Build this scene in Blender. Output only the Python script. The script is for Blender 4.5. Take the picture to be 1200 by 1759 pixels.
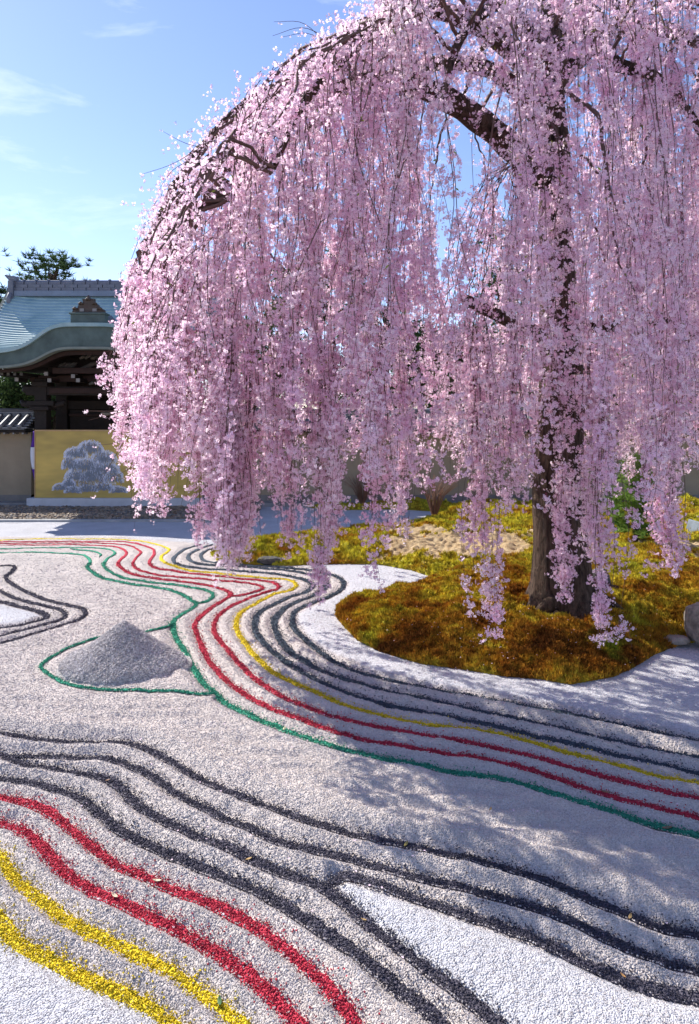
import bpy, math, random
import numpy as np
from mathutils import Vector, kdtree, noise as mnoise

rng = np.random.default_rng(7)
random.seed(7)
for o in list(bpy.data.objects): bpy.data.objects.remove(o)
S = bpy.context.scene
COL = S.collection

# ------------------------------------------------------------------ camera, sky, sun, exposure
FOC, EYE, HOR = 1173.0, 2.2, 720.0
cam = bpy.data.cameras.new("camera"); cam_o = bpy.data.objects.new("camera", cam); COL.objects.link(cam_o)
cam.sensor_fit = 'HORIZONTAL'; cam.sensor_width = 36.0; cam.lens = FOC/1200*36.0
cam.shift_y = -(879.5-HOR)/1200; cam.clip_end = 2000; cam.clip_start = 0.05
cam_o.location = (0, 0, EYE); cam_o.rotation_euler = (math.pi/2, 0, 0)
S.camera = cam_o
SUNV = Vector((-0.95, 0.78, 1.0)).normalized()
world = bpy.data.worlds.new("World"); S.world = world; world.use_nodes = True
nt = world.node_tree; nt.nodes.clear()
sky = nt.nodes.new('ShaderNodeTexSky'); sky.sky_type = 'NISHITA'; sky.sun_disc = False
sky.sun_elevation = math.asin(SUNV.z); sky.sun_rotation = math.atan2(SUNV.x, SUNV.y)
sky.air_density = 1.0; sky.dust_density = 0.15; sky.ozone_density = 2.2; sky.altitude = 50
bg = nt.nodes.new('ShaderNodeBackground'); bg.inputs['Strength'].default_value = 0.102
wo = nt.nodes.new('ShaderNodeOutputWorld')
tc = nt.nodes.new('ShaderNodeTexCoord')
mp = nt.nodes.new('ShaderNodeMapping'); mp.inputs['Scale'].default_value = (1.6, 1.6, 6.5); mp.inputs['Location'].default_value = (0.35, 0.2, 1.7)
nz = nt.nodes.new('ShaderNodeTexNoise'); nz.inputs['Scale'].default_value = 1.7; nz.inputs['Detail'].default_value = 9; nz.inputs['Roughness'].default_value = 0.62; nz.inputs['Distortion'].default_value = 0.4
cr = nt.nodes.new('ShaderNodeValToRGB'); cr.color_ramp.elements[0].position = 0.56; cr.color_ramp.elements[1].position = 0.82
cr.color_ramp.elements[1].color = (0.55, 0.55, 0.55, 1); cr.color_ramp.elements[0].color = (0, 0, 0, 1)
mx = nt.nodes.new('ShaderNodeMixRGB'); mx.inputs['Color2'].default_value = (7.5, 8.0, 8.8, 1)
nt.links.new(tc.outputs['Generated'], mp.inputs['Vector']); nt.links.new(mp.outputs[0], nz.inputs['Vector'])
nt.links.new(nz.outputs['Fac'], cr.inputs[0]); nt.links.new(cr.outputs[0], mx.inputs['Fac'])
tn = nt.nodes.new('ShaderNodeMixRGB'); tn.blend_type = 'MULTIPLY'; tn.inputs['Fac'].default_value = 1; tn.inputs['Color2'].default_value = (1.0, .94, 1.09, 1)
nt.links.new(sky.outputs[0], tn.inputs['Color1']); nt.links.new(tn.outputs[0], mx.inputs['Color1']); nt.links.new(mx.outputs[0], bg.inputs['Color']); nt.links.new(bg.outputs[0], wo.inputs['Surface'])
sl = bpy.data.lights.new("sun", 'SUN'); sl.energy = 4.3; sl.angle = math.radians(0.5); sl.color = (1.0, 0.955, 0.88)
so = bpy.data.objects.new("sun", sl); COL.objects.link(so); so.rotation_euler = (-SUNV).to_track_quat('-Z', 'Y').to_euler(); so.location = (-10, 14, 20)
S.view_settings.view_transform = 'Standard'; S.view_settings.look = 'None'; S.view_settings.gamma = 1
S.view_settings.use_curve_mapping = False; S.view_settings.exposure = 1.0
S.cycles.max_bounces = 14; S.cycles.diffuse_bounces = 8; S.cycles.transmission_bounces = 8

# ------------------------------------------------------------------ helpers
def g(px, py, z=0.0):                 # the point at height z seen at (px, py) of the photo
    Y = FOC*(EYE-z)/(py-HOR); return ((px-600)/FOC*Y, Y)
def at(px, py, Y):                    # the point at distance Y seen at (px, py)
    return Vector(((px-600)/FOC*Y, Y, EYE+(HOR-py)/FOC*Y))
def setp(o, label=None, cat=None, group=None, kind=None):
    for k, v in (('label', label), ('category', cat), ('group', group), ('kind', kind)):
        if v: o[k] = v
    return o
def link(o, parent=None):
    COL.objects.link(o)
    if parent:
        o.parent = parent
        o.matrix_parent_inverse = parent.matrix_basis.inverted()
    return o
def empty(name, loc=(0, 0, 0)):
    o = bpy.data.objects.new(name, None); COL.objects.link(o); o.location = loc; o.empty_display_size = 0.1
    return o
def npmesh(name, V, Fc, mat=None, smooth=False, attrs=None):
    V = np.asarray(V, np.float32); Fc = np.asarray(Fc, np.int32)
    me = bpy.data.meshes.new(name)
    n, k = Fc.shape
    me.vertices.add(len(V)); me.vertices.foreach_set('co', V.ravel())
    me.loops.add(n*k); me.loops.foreach_set('vertex_index', Fc.ravel())
    me.polygons.add(n); me.polygons.foreach_set('loop_start', np.arange(n, dtype=np.int32)*k)
    me.polygons.foreach_set('use_smooth', np.full(n, smooth, bool))
    if attrs:
        for a, d in attrs.items():
            at_ = me.attributes.new(a, 'FLOAT', 'POINT'); at_.data.foreach_set('value', np.asarray(d, np.float32))
    me.update(calc_edges=True)
    if mat: me.materials.append(mat)
    return me
class MB:
    def __init__(s): s.v = []; s.f = []; s.sm = []
    def add(s, vs, fs, sm=False):
        b = len(s.v); s.v += [tuple(v) for v in vs]; s.f += [tuple(i+b for i in f) for f in fs]; s.sm += [sm]*len(fs)
    def box(s, x0, x1, y0, y1, z0, z1, R=None, c=None):
        vs = [Vector((x, y, z)) for z in (z0, z1) for y in (y0, y1) for x in (x0, x1)]
        if R: vs = [R @ (v-c)+c for v in vs]
        s.add(vs, [(0, 2, 3, 1), (4, 5, 7, 6), (0, 1, 5, 4), (2, 6, 7, 3), (0, 4, 6, 2), (1, 3, 7, 5)])
    def tube(s, pts, rad, n=8, cap=True, sm=True, jit=0.0):
        pts = [Vector(p) for p in pts]; rings = []
        up = Vector((0.13, 0.31, 0.94)); X = None
        for i, p in enumerate(pts):
            t = (pts[min(i+1, len(pts)-1)]-pts[max(i-1, 0)]).normalized()
            if X is None: X = t.cross(up); X = X.normalized() if X.length > .01 else t.orthogonal().normalized()
            X = (X-t*X.dot(t)).normalized(); Yv = t.cross(X)
            r = rad[i] if hasattr(rad, '__len__') else rad
            rings.append([p+(X*math.cos(a)+Yv*math.sin(a))*r*(1+jit*random.uniform(-1, 1)) for a in [k*2*math.pi/n for k in range(n)]])
        vs = [v for q in rings for v in q]; fs = []
        for i in range(len(pts)-1):
            for k in range(n):
                a, b = i*n+k, i*n+(k+1) % n; fs.append((a, b, b+n, a+n))
        if cap:
            fs.append(tuple(reversed(range(n)))); m = (len(pts)-1)*n; fs.append(tuple(range(m, m+n)))
        s.add(vs, fs, sm)
    def build(s, name, mat, parent=None, bevel=0):
        me = bpy.data.meshes.new(name); me.from_pydata(s.v, [], s.f)
        me.polygons.foreach_set('use_smooth', s.sm); me.materials.append(mat); me.update()
        o = link(bpy.data.objects.new(name, me), parent)
        if bevel:
            m = o.modifiers.new('bevel', 'BEVEL'); m.width = bevel; m.segments = 2; m.limit_method = 'ANGLE'
        return o
def meobj(name, me, parent=None): return link(bpy.data.objects.new(name, me), parent)
def vnoise(P, sc, off=0.0):           # cheap smooth noise on numpy xy(z) arrays, -1..1
    P = np.asarray(P, float)*sc+off
    out = np.zeros(len(P)); a = 1.0; tot = 0
    for k in range(4):
        ph = np.array([1.7, 3.1, 5.3])[:P.shape[1]]*(k+1)+off
        q = P*(1.9**k)
        s_ = np.sin(q[:, 0]*1.3+1.1*np.sin(q[:, 1]*1.7+ph[0])+ph[0])*np.cos(q[:, 1]*1.1+1.3*np.sin(q[:, 0]*1.9+ph[1])+ph[1])
        out += a*s_; tot += a; a *= 0.55
    return out/tot*1.6
def inpoly(P, poly):
    x, y = P[:, 0], P[:, 1]; ins = np.zeros(len(P), bool); n = len(poly)
    for i in range(n):
        x1, y1 = poly[i]; x2, y2 = poly[(i+1) % n]
        c = (y1 > y) != (y2 > y)
        with np.errstate(divide='ignore', invalid='ignore'):
            xi = (x2-x1)*(y-y1)/(y2-y1+1e-12)+x1
        ins ^= c & (x < xi)
    return ins
def smooth(t): t = np.clip(t, 0, 1); return t*t*(3-2*t)
def spline(pts, step=0.02):           # Catmull-Rom through the points, evenly resampled
    P = [np.array(p, float) for p in pts]; P = [2*P[0]-P[1]]+P+[2*P[-1]-P[-2]]; out = []
    for i in range(1, len(P)-2):
        for t in np.linspace(0, 1, 14, endpoint=False):
            a, b, c, d = P[i-1:i+3]
            out.append(.5*((2*b)+(c-a)*t+(2*a-5*b+4*c-d)*t*t+(-a+3*b-3*c+d)*t**3))
    out.append(P[-2]); out = np.array(out)
    L = np.r_[0, np.cumsum(np.linalg.norm(np.diff(out, axis=0), axis=1))]
    n = max(2, int(L[-1]/step)); q = np.linspace(0, L[-1], n)
    return np.stack([np.interp(q, L, out[:, k]) for k in range(out.shape[1])], 1)

# materials
def mat(name, col, rough=0.8, var=0.0, scale=5.0, col2=None, bump=0.0, bscale=40.0, spec=0.3, metallic=0.0, detail=6, coords='Object', stretch=None):
    m = bpy.data.materials.new(name); m.use_nodes = True; t = m.node_tree; b = t.nodes['Principled BSDF']
    b.inputs['Roughness'].default_value = rough; b.inputs['Specular IOR Level'].default_value = spec; b.inputs['Metallic'].default_value = metallic
    c = t.nodes.new('ShaderNodeTexCoord'); src = c.outputs[coords]
    if stretch:
        mm = t.nodes.new('ShaderNodeMapping'); mm.inputs['Scale'].default_value = stretch; t.links.new(src, mm.inputs[0]); src = mm.outputs[0]
    if col2 is None and var: col2 = tuple(x*(1-var) for x in col)
    if col2 is not None:
        n = t.nodes.new('ShaderNodeTexNoise'); n.inputs['Scale'].default_value = scale; n.inputs['Detail'].default_value = detail; n.inputs['Roughness'].default_value = .65
        r = t.nodes.new('ShaderNodeValToRGB'); r.color_ramp.elements[0].position = .34; r.color_ramp.elements[1].position = .66
        r.color_ramp.elements[0].color = (*col2, 1); r.color_ramp.elements[1].color = (*col, 1)
        t.links.new(src, n.inputs['Vector']); t.links.new(n.outputs['Fac'], r.inputs[0]); t.links.new(r.outputs[0], b.inputs['Base Color'])
    else: b.inputs['Base Color'].default_value = (*col, 1)
    if bump:
        n2 = t.nodes.new('ShaderNodeTexNoise'); n2.inputs['Scale'].default_value = bscale; n2.inputs['Detail'].default_value = 5
        bp = t.nodes.new('ShaderNodeBump'); bp.inputs['Strength'].default_value = bump; bp.inputs['Distance'].default_value = .02
        t.links.new(src, n2.inputs['Vector']); t.links.new(n2.outputs['Fac'], bp.inputs['Height']); t.links.new(bp.outputs[0], b.inputs['Normal'])
    return m

def gravel_mat(name, col, lo=0.62, hi=1.25, scale=95.0, bump=1.0, attr=None, col_fine=None, tint=None):
    m = bpy.data.materials.new(name); m.use_nodes = True; t = m.node_tree; N = t.nodes; L = t.links; b = N['Principled BSDF']
    b.inputs['Roughness'].default_value = .9; b.inputs['Specular IOR Level'].default_value = .15
    geo = N.new('ShaderNodeNewGeometry')
    v = N.new('ShaderNodeTexVoronoi'); v.inputs['Scale'].default_value = scale; L.new(geo.outputs['Position'], v.inputs['Vector'])
    sep = N.new('ShaderNodeSeparateColor'); L.new(v.outputs['Color'], sep.inputs[0])
    mr = N.new('ShaderNodeMapRange'); mr.inputs['To Min'].default_value = lo; mr.inputs['To Max'].default_value = hi; L.new(sep.outputs[0], mr.inputs[0])
    n = N.new('ShaderNodeTexNoise'); n.inputs['Scale'].default_value = 2.3; n.inputs['Detail'].default_value = 8; L.new(geo.outputs['Position'], n.inputs['Vector'])
    r = N.new('ShaderNodeMapRange'); r.inputs['From Min'].default_value = .3; r.inputs['From Max'].default_value = .7; r.inputs['To Min'].default_value = .9; r.inputs['To Max'].default_value = 1.08; L.new(n.outputs['Fac'], r.inputs[0])
    mu = N.new('ShaderNodeMath'); mu.operation = 'MULTIPLY'; L.new(mr.outputs[0], mu.inputs[0]); L.new(r.outputs[0], mu.inputs[1])
    base = None
    if attr:
        a = N.new('ShaderNodeAttribute'); a.attribute_name = attr
        mm = N.new('ShaderNodeMixRGB'); mm.inputs['Color1'].default_value = (*col, 1); mm.inputs['Color2'].default_value = (*col_fine, 1); L.new(a.outputs['Fac'], mm.inputs['Fac']); base = mm.outputs[0]
    sc = N.new('ShaderNodeVectorMath'); sc.operation = 'SCALE'; L.new(mu.outputs[0], sc.inputs['Scale'])
    if base: L.new(base, sc.inputs[0])
    else: sc.inputs[0].default_value = col
    L.new(sc.outputs[0], b.inputs['Base Color'])
    mh = N.new('ShaderNodeMath'); mh.operation = 'MULTIPLY'; mh.inputs[1].default_value = -1; L.new(v.outputs['Distance'], mh.inputs[0])
    bp = N.new('ShaderNodeBump'); bp.inputs['Strength'].default_value = bump; bp.inputs['Distance'].default_value = .011; L.new(mh.outputs[0], bp.inputs['Height'])
    n3 = N.new('ShaderNodeTexNoise'); n3.inputs['Scale'].default_value = 26; n3.inputs['Detail'].default_value = 4; L.new(geo.outputs['Position'], n3.inputs['Vector'])
    bp3 = N.new('ShaderNodeBump'); bp3.inputs['Strength'].default_value = .55; bp3.inputs['Distance'].default_value = .03; L.new(n3.outputs['Fac'], bp3.inputs['Height']); L.new(bp.outputs[0], bp3.inputs['Normal'])
    L.new(bp3.outputs[0], b.inputs['Normal'])
    return m

def scatter(name, pts, rots, scl, sources, parent=None):
    """one object that sets the source meshes on the points (geometry nodes)"""
    me = bpy.data.meshes.new(name); me.vertices.add(len(pts)); me.vertices.foreach_set('co', np.asarray(pts, np.float32).ravel())
    a = me.attributes.new('rot', 'FLOAT_VECTOR', 'POINT'); a.data.foreach_set('vector', np.asarray(rots, np.float32).ravel())
    a = me.attributes.new('scl', 'FLOAT', 'POINT'); a.data.foreach_set('value', np.asarray(scl, np.float32))
    me.update()
    o = meobj(name, me, parent)
    ng = bpy.data.node_groups.new(name, 'GeometryNodeTree')
    ng.interface.new_socket('Geometry', in_out='INPUT', socket_type='NodeSocketGeometry'); ng.interface.new_socket('Geometry', in_out='OUTPUT', socket_type='NodeSocketGeometry')
    N, L = ng.nodes, ng.links
    gi = N.new('NodeGroupInput'); go = N.new('NodeGroupOutput'); jn = N.new('GeometryNodeJoinGeometry')
    for s_ in sources:
        oi = N.new('GeometryNodeObjectInfo'); oi.inputs['Object'].default_value = s_; oi.inputs['As Instance'].default_value = True
        L.new(oi.outputs['Geometry'], jn.inputs[0])
    ip = N.new('GeometryNodeInstanceOnPoints'); ip.inputs['Pick Instance'].default_value = True
    ar = N.new('GeometryNodeInputNamedAttribute'); ar.data_type = 'FLOAT_VECTOR'; ar.inputs[0].default_value = 'rot'
    as_ = N.new('GeometryNodeInputNamedAttribute'); as_.data_type = 'FLOAT'; as_.inputs[0].default_value = 'scl'
    rv = N.new('FunctionNodeRandomValue'); rv.data_type = 'INT'; rv.inputs['Min'].default_value = 0; rv.inputs['Max'].default_value = len(sources)-1
    for s_ in rv.inputs:
        if s_.name == 'Min' and s_.type == 'INT': s_.default_value = 0
        if s_.name == 'Max' and s_.type == 'INT': s_.default_value = len(sources)-1
    er = N.new('FunctionNodeEulerToRotation')
    L.new(gi.outputs[0], ip.inputs['Points']); L.new(jn.outputs[0], ip.inputs['Instance'])
    L.new([s_ for s_ in rv.outputs if s_.type == 'INT'][0], ip.inputs['Instance Index'])
    L.new([s_ for s_ in ar.outputs if s_.enabled and s_.name == 'Attribute'][0], er.inputs[0]); L.new(er.outputs[0], ip.inputs['Rotation'])
    L.new([s_ for s_ in as_.outputs if s_.enabled and s_.name == 'Attribute'][0], ip.inputs['Scale'])
    L.new(ip.outputs[0], go.inputs[0])
    md = o.modifiers.new('scatter', 'NODES'); md.node_group = ng
    return o
def source(name, V, Fc, m, smooth_=False): return bpy.data.objects.new(name, npmesh(name, V, Fc, m, smooth_))
OCT_V = np.array([(1, 0, 0), (-1, 0, 0), (0, 1, 0), (0, -1, 0), (0, 0, 1), (0, 0, -1)], float)
OCT_F = np.array([(0, 2, 4), (2, 1, 4), (1, 3, 4), (3, 0, 4), (2, 0, 5), (1, 2, 5), (3, 1, 5), (0, 3, 5)])
def grains(P, size):                   # real joined octahedral grains at points
    n = len(P)
    q = rng.normal(size=(n, 4)); q /= np.linalg.norm(q, axis=1)[:, None]; w, x, y, z = q.T
    R = np.stack([1-2*(y*y+z*z), 2*(x*y-z*w), 2*(x*z+y*w), 2*(x*y+z*w), 1-2*(x*x+z*z), 2*(y*z-x*w), 2*(x*z-y*w), 2*(y*z+x*w), 1-2*(x*x+y*y)], 1).reshape(n, 3, 3)
    sc = size[:, None, None]*(1+.35*rng.uniform(-1, 1, (n, 6, 3)))
    V = np.einsum('nij,nkj->nki', R, OCT_V[None]*sc)+P[:, None, :]
    return V.reshape(-1, 3), (OCT_F[None]+(np.arange(n)*6)[:, None, None]).reshape(-1, 3)

# ------------------------------------------------------------------ raked lines (pixels of the photo, on the ground)
LINES = {}
def line(name, kind, w, pts): LINES[name] = (kind, w, np.array([g(x, y) for x, y in pts]))
line('y1', 'yellow', .070, [(-60,1500),(0,1565),(25,1595),(60,1615),(100,1635),(150,1662),(200,1682),(250,1705),(290,1730),(320,1759),(350,1800),(375,1850)])
line('y2', 'yellow', .068, [(-60,1395),(0,1455),(20,1485),(50,1515),(90,1545),(125,1570),(165,1590),(210,1610),(250,1630),(300,1652),(340,1680),(380,1710),(410,1735),(427,1765),(450,1820)])
line('r1', 'red', .074, [(-80,1385),(0,1400),(30,1407),(55,1422),(85,1455),(120,1490),(160,1512),(200,1530),(250,1552),(300,1575),(350,1602),(400,1635),(450,1675),(490,1710),(525,1750),(565,1810)])
line('r2', 'red', .068, [(-80,1348),(0,1357),(40,1365),(75,1377),(105,1395),(135,1420),(165,1445),(200,1470),(250,1490),(300,1512),(350,1530),(400,1552),(450,1582),(500,1620),(540,1655),(575,1690),(600,1720),(625,1759),(655,1810)])
line('d1', 'dark', .075, [(-80,1318),(0,1325),(50,1332),(100,1345),(145,1360),(175,1385),(205,1410),(250,1432),(300,1455),(350,1475),(400,1495),(450,1515),(500,1545),(540,1570),(600,1610),(630,1632),(675,1670),(715,1700),(750,1730),(780,1762),(820,1815)])
line('d2', 'dark', .075, [(-80,1275),(0,1285),(15,1288),(45,1300),(90,1307),(140,1317),(185,1327),(215,1345),(240,1370),(280,1395),(340,1420),(400,1445),(450,1470),(500,1490),(550,1505),(580,1525),(600,1541),(640,1575),(690,1610),(725,1635),(765,1665),(810,1700),(850,1735),(880,1762),(925,1815)])
line('d3', 'dark', .065, [(22,1289),(60,1287),(125,1291),(175,1292),(215,1302),(260,1322),(310,1355),(370,1385),(430,1410),(480,1432),(540,1447),(600,1460),(675,1480),(750,1500),(850,1525),(920,1545),(1000,1575),(1075,1610),(1150,1635),(1200,1650),(1290,1678)])
line('d4', 'dark', .065, [(-80,1240),(0,1250),(75,1261),(150,1265),(200,1265),(240,1272),(290,1295),(325,1317),(380,1342),(440,1365),(500,1387),(550,1405),(600,1418),(700,1440),(800,1460),(900,1485),(980,1515),(1050,1545),(1130,1575),(1200,1590),(1290,1612)])
line('d5', 'dark', .07, [(556,1508),(580,1494),(600,1490),(650,1505),(725,1530),(800,1555),(875,1580),(950,1610),(1025,1645),(1100,1675),(1200,1697),(1290,1715)])
line('ym', 'yellow', .062, [(-80,925),(0,927),(50,925),(150,925),(213,926),(250,930),(280,937),(290,942),(287,947),(277,955),(280,963),(300,972),(333,980),(367,983),(406,987),(444,991),(477,993),(500,997),(509,1004),(500,1012),(474,1018),(444,1031),(417,1047),(406,1062),(408,1081),(425,1104),(447,1130),(470,1149),(500,1164),(537,1179),(575,1196),(612,1209),(650,1219),(700,1229),(750,1237),(825,1245),(900,1262),(950,1277),(1000,1290),(1075,1307),(1140,1325),(1200,1335),(1290,1352)])
line('ra', 'red', .058, [(-80,930),(0,930),(150,929),(213,930),(247,936),(262,942),(265,950),(260,958),(257,966),(267,974),(300,980),(333,985),(387,990),(425,994),(466,999),(479,1006),(470,1012),(444,1020),(414,1031),(387,1045),(372,1059),(367,1074),(372,1089),(391,1111),(414,1137),(440,1160),(462,1175),(489,1190),(519,1203),(560,1219),(600,1230),(675,1245),(750,1257),(825,1270),(900,1287),(950,1300),(1025,1320),(1100,1340),(1150,1352),(1200,1362),(1290,1380)])
line('rc', 'red', .05, [(-80,934),(0,933),(150,932),(213,935),(233,941),(242,948),(233,958),(228,968),(240,979),(267,986),(300,990),(350,994),(387,997),(417,1000),(440,1004),(452,1010),(436,1016),(414,1021),(399,1022)])
line('rb', 'red', .06, [(-80,938),(0,936),(100,935),(167,936),(200,939),(213,943),(217,950),(207,960),(203,968),(213,978),(233,987),(283,995),(317,999),(350,1003),(372,1008),(391,1014),(395,1021),(372,1036),(350,1051),(335,1067),(338,1083),(347,1107),(360,1130),(380,1152),(400,1170),(425,1187),(450,1201),(480,1214),(520,1228),(560,1243),(600,1255),(675,1270),(750,1283),(825,1293),(900,1310),(950,1325),(1000,1342),(1050,1357),(1100,1370),(1150,1382),(1200,1395),(1290,1417)])
line('gb', 'green', .052, [(-80,944),(0,942),(100,940),(167,941),(190,944),(197,950),(183,960),(178,970),(187,980),(213,992),(250,998),(283,1002),(317,1006),(347,1011),(363,1017),(365,1025),(353,1032),(337,1035)])
line('ga', 'green', .06, [(-80,952),(0,949),(67,948),(133,951),(150,956),(155,963),(150,973),(160,983),(187,995),(233,1003),(283,1010),(307,1017),(327,1028),(336,1037),(317,1050),(300,1062),(297,1073),(302,1090),(313,1107),(325,1127),(333,1143),(347,1163),(367,1182),(377,1193),(400,1206),(440,1225),(500,1250),(550,1266),(600,1280),(650,1292),(725,1305),(775,1317),(850,1327),(900,1337),(950,1353),(1000,1367),(1050,1382),(1100,1400),(1150,1414),(1200,1425),(1290,1445)])
line('gs', 'green', .045, [(120,943),(143,945),(163,948),(173,952),(170,957)])
line('gm', 'green', .034, [(372,1190),(350,1190),(300,1186),(250,1184),(200,1183),(150,1180),(120,1175),(93,1163),(75,1150),(70,1142),(87,1128),(107,1117),(123,1110),(160,1097),(210,1089),(257,1083),(287,1075),(298,1071)])
line('k1', 'slate', .075, [(345,934),(318,942),(303,952),(298,962),(310,970),(350,976),(400,979),(462,984),(500,989),(526,996),(537,1004),(526,1014),(500,1023),(470,1036),(447,1047),(438,1062),(440,1081),(459,1104),(481,1122),(507,1140),(537,1156),(575,1173),(612,1187),(675,1205),(750,1218),(825,1232),(900,1250),(975,1267),(1050,1284),(1120,1298),(1200,1318),(1290,1336)])
line('k2', 'slate', .08, [(365,934),(340,943),(324,952),(326,961),(345,968),(400,972),(460,976),(510,981),(545,989),(560,998),(556,1010),(538,1021),(507,1033),(485,1045),(472,1060),(474,1080),(492,1107),(519,1126),(556,1146),(605,1163),(675,1182),(750,1197),(825,1213),(900,1228),(975,1245),(1050,1262),(1125,1277),(1200,1292),(1290,1310)])
line('k3', 'slate', .07, [(375,938),(352,946),(345,955),(355,963),(400,969),(460,972),(520,977),(560,984),(582,992),(590,1002),(582,1014),(560,1025),(530,1036),(507,1047),(502,1062),(510,1081),(537,1104),(560,1121),(590,1138),(630,1152),(680,1165),(740,1176),(800,1186),(900,1203),(1000,1224),(1100,1244),(1200,1264),(1290,1282)])
line('l1', 'dark', .055, [(-60,975),(0,972),(17,971),(25,973),(20,982),(10,990),(17,1000),(40,1013),(73,1027),(110,1036),(140,1043),(147,1052),(133,1063),(100,1073),(67,1083),(33,1093),(0,1102),(-60,1116)])
line('l2', 'dark', .055, [(-60,990),(-20,1003),(0,1014),(27,1026),(67,1037),(97,1044),(112,1052),(103,1062),(73,1071),(33,1080),(0,1089),(-60,1102)])
line('l3', 'dark', .07, [(-60,1026),(0,1032),(33,1039),(67,1048),(80,1055),(70,1062),(40,1069),(0,1076),(-60,1086)])
SPL = {k: spline(v[2]) for k, v in LINES.items()}
allp = np.concatenate(list(SPL.values())); kd = kdtree.KDTree(len(allp))
for i, p in enumerate(allp): kd.insert((p[0], p[1], 0), i)
kd.balance()
DF = np.concatenate([np.full(len(SPL[k]), .3 if k in ('gm', 'gs') else min(1, v[1]/.075)) for k, v in LINES.items()])
def gpoly(pts): return [g(x, y) for x, y in pts]
FINE = [gpoly([(-300,1300),(-60,1505),(0,1572),(60,1622),(150,1668),(250,1712),(320,1765),(350,1800),(375,1850),(300,2300),(-600,2300)]),
        gpoly([(575,1500),(650,1518),(800,1568),(950,1622),(1100,1687),(1290,1727),(1700,1800),(1500,2200),(1000,2200),(910,1800),(880,1755),(810,1695),(700,1612),(610,1540)]),
        gpoly([(500,969),(560,978),(588,990),(598,1002),(588,1016),(540,1040),(512,1052),(512,1066),(530,1090),(570,1118),(640,1148),(740,1170),(900,1195),(1100,1236),(1290,1275),(1700,1330),(1700,1050),(700,960)]),
        gpoly([(-200,1020),(0,1037),(60,1050),(70,1055),(40,1066),(-200,1100)]),
        gpoly([(-900,921),(213,922),(260,927),(330,932),(370,935),(420,936),(760,900),(760,870),(-900,870)])]
ISLAND = gpoly([(361,954),(372,963),(425,970),(500,972),(575,969),(650,970),(706,980),(742,991),(736,1000),(706,1010),(669,1017),(631,1025),(597,1032),(579,1044),(575,1059),(590,1077),(612,1100),(650,1119),(687,1130),(725,1141),(760,1146),(815,1154),(870,1163),(925,1167),(980,1176),(1017,1170),(1053,1163),(1090,1146),(1127,1124),(1163,1110),(1200,1102),(1290,1092),(1500,1085),(2600,1080),(1560,868.5),(1100,868.5),(700,868.5),(520,869.5),(560,877),(685,875),(742,879),(755,886),(730,894),(690,902),(575,914),(480,926),(425,932),(378,942)])
def sand_h(P, nearest=None):
    P = np.asarray(P, float)
    fnd = [kd.find((x, y, 0))[1:] for x, y in P]; d = np.array([f[1] for f in fnd]); df = DF[np.array([f[0] for f in fnd])]*(1-.68*smooth((P[:, 1]-5.2)/4.5))
    dep = .062*df*np.exp(-(d/.085)**2)
    fine = np.zeros(len(P))
    for poly in FINE: fine = np.maximum(fine, inpoly(P, poly))
    rip = (.004+.007*smooth((d-.2)/.2))*np.sin(P[:, 1]*38+2.5*vnoise(P, .8)+4*np.sin(P[:, 0]*.9))*smooth((d-.08)/.1)
    lump = .006*vnoise(P, 5.0)+.004*vnoise(P, 14.0, 3.0)
    ridge = .022*df*np.exp(-((d-.15)/.07)**2)
    return -dep+(1-fine)*(rip+lump+ridge)+fine*.003*vnoise(P, 2.0), fine, d

# sand sheet
NX, NY = 620, 660
uu = np.linspace(-.74, .74, NX); yy = 1.7*np.exp(np.linspace(0, math.log(17.6/1.7), NY))
U, YY = np.meshgrid(uu, yy); XX = U*(YY+.6); P = np.stack([XX.ravel(), YY.ravel()], 1)
h, fine, dd = sand_h(P)
V = np.column_stack([P, h]); I = np.arange(NX*NY).reshape(NY, NX)
Fq = np.stack([I[:-1, :-1], I[:-1, 1:], I[1:, 1:], I[1:, :-1]], -1).reshape(-1, 4)
fs_ = fine.reshape(NY, NX).astype(float)
for _ in range(3): fs_[1:-1, 1:-1] = (fs_[1:-1, 1:-1]*2+fs_[:-2, 1:-1]+fs_[2:, 1:-1]+fs_[1:-1, :-2]+fs_[1:-1, 2:])/6
SAND_C, FINE_C = (.55, .487, .447), (.52, .512, .53)
M_sand = gravel_mat('raked gravel', SAND_C, .80, 1.1, 135, .65, 'fine', FINE_C)
sand = meobj('sand', npmesh('sand', V, Fq, M_sand, True, {'fine': fs_.ravel()})); setp(sand, kind='structure', label='raked pale gravel garden with grooves')
# wide ground beyond
M_earth = mat('earth', (.33, .29, .23), .95, .3, 1.5, bump=.4)
mb = MB(); mb.add([(-600, -300, -.09), (600, -300, -.09), (600, 900, -.09), (-600, 900, -.09)], [(0, 1, 2, 3)])
setp(mb.build('ground', M_earth), kind='structure', label='bare earth beyond the garden')

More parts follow.
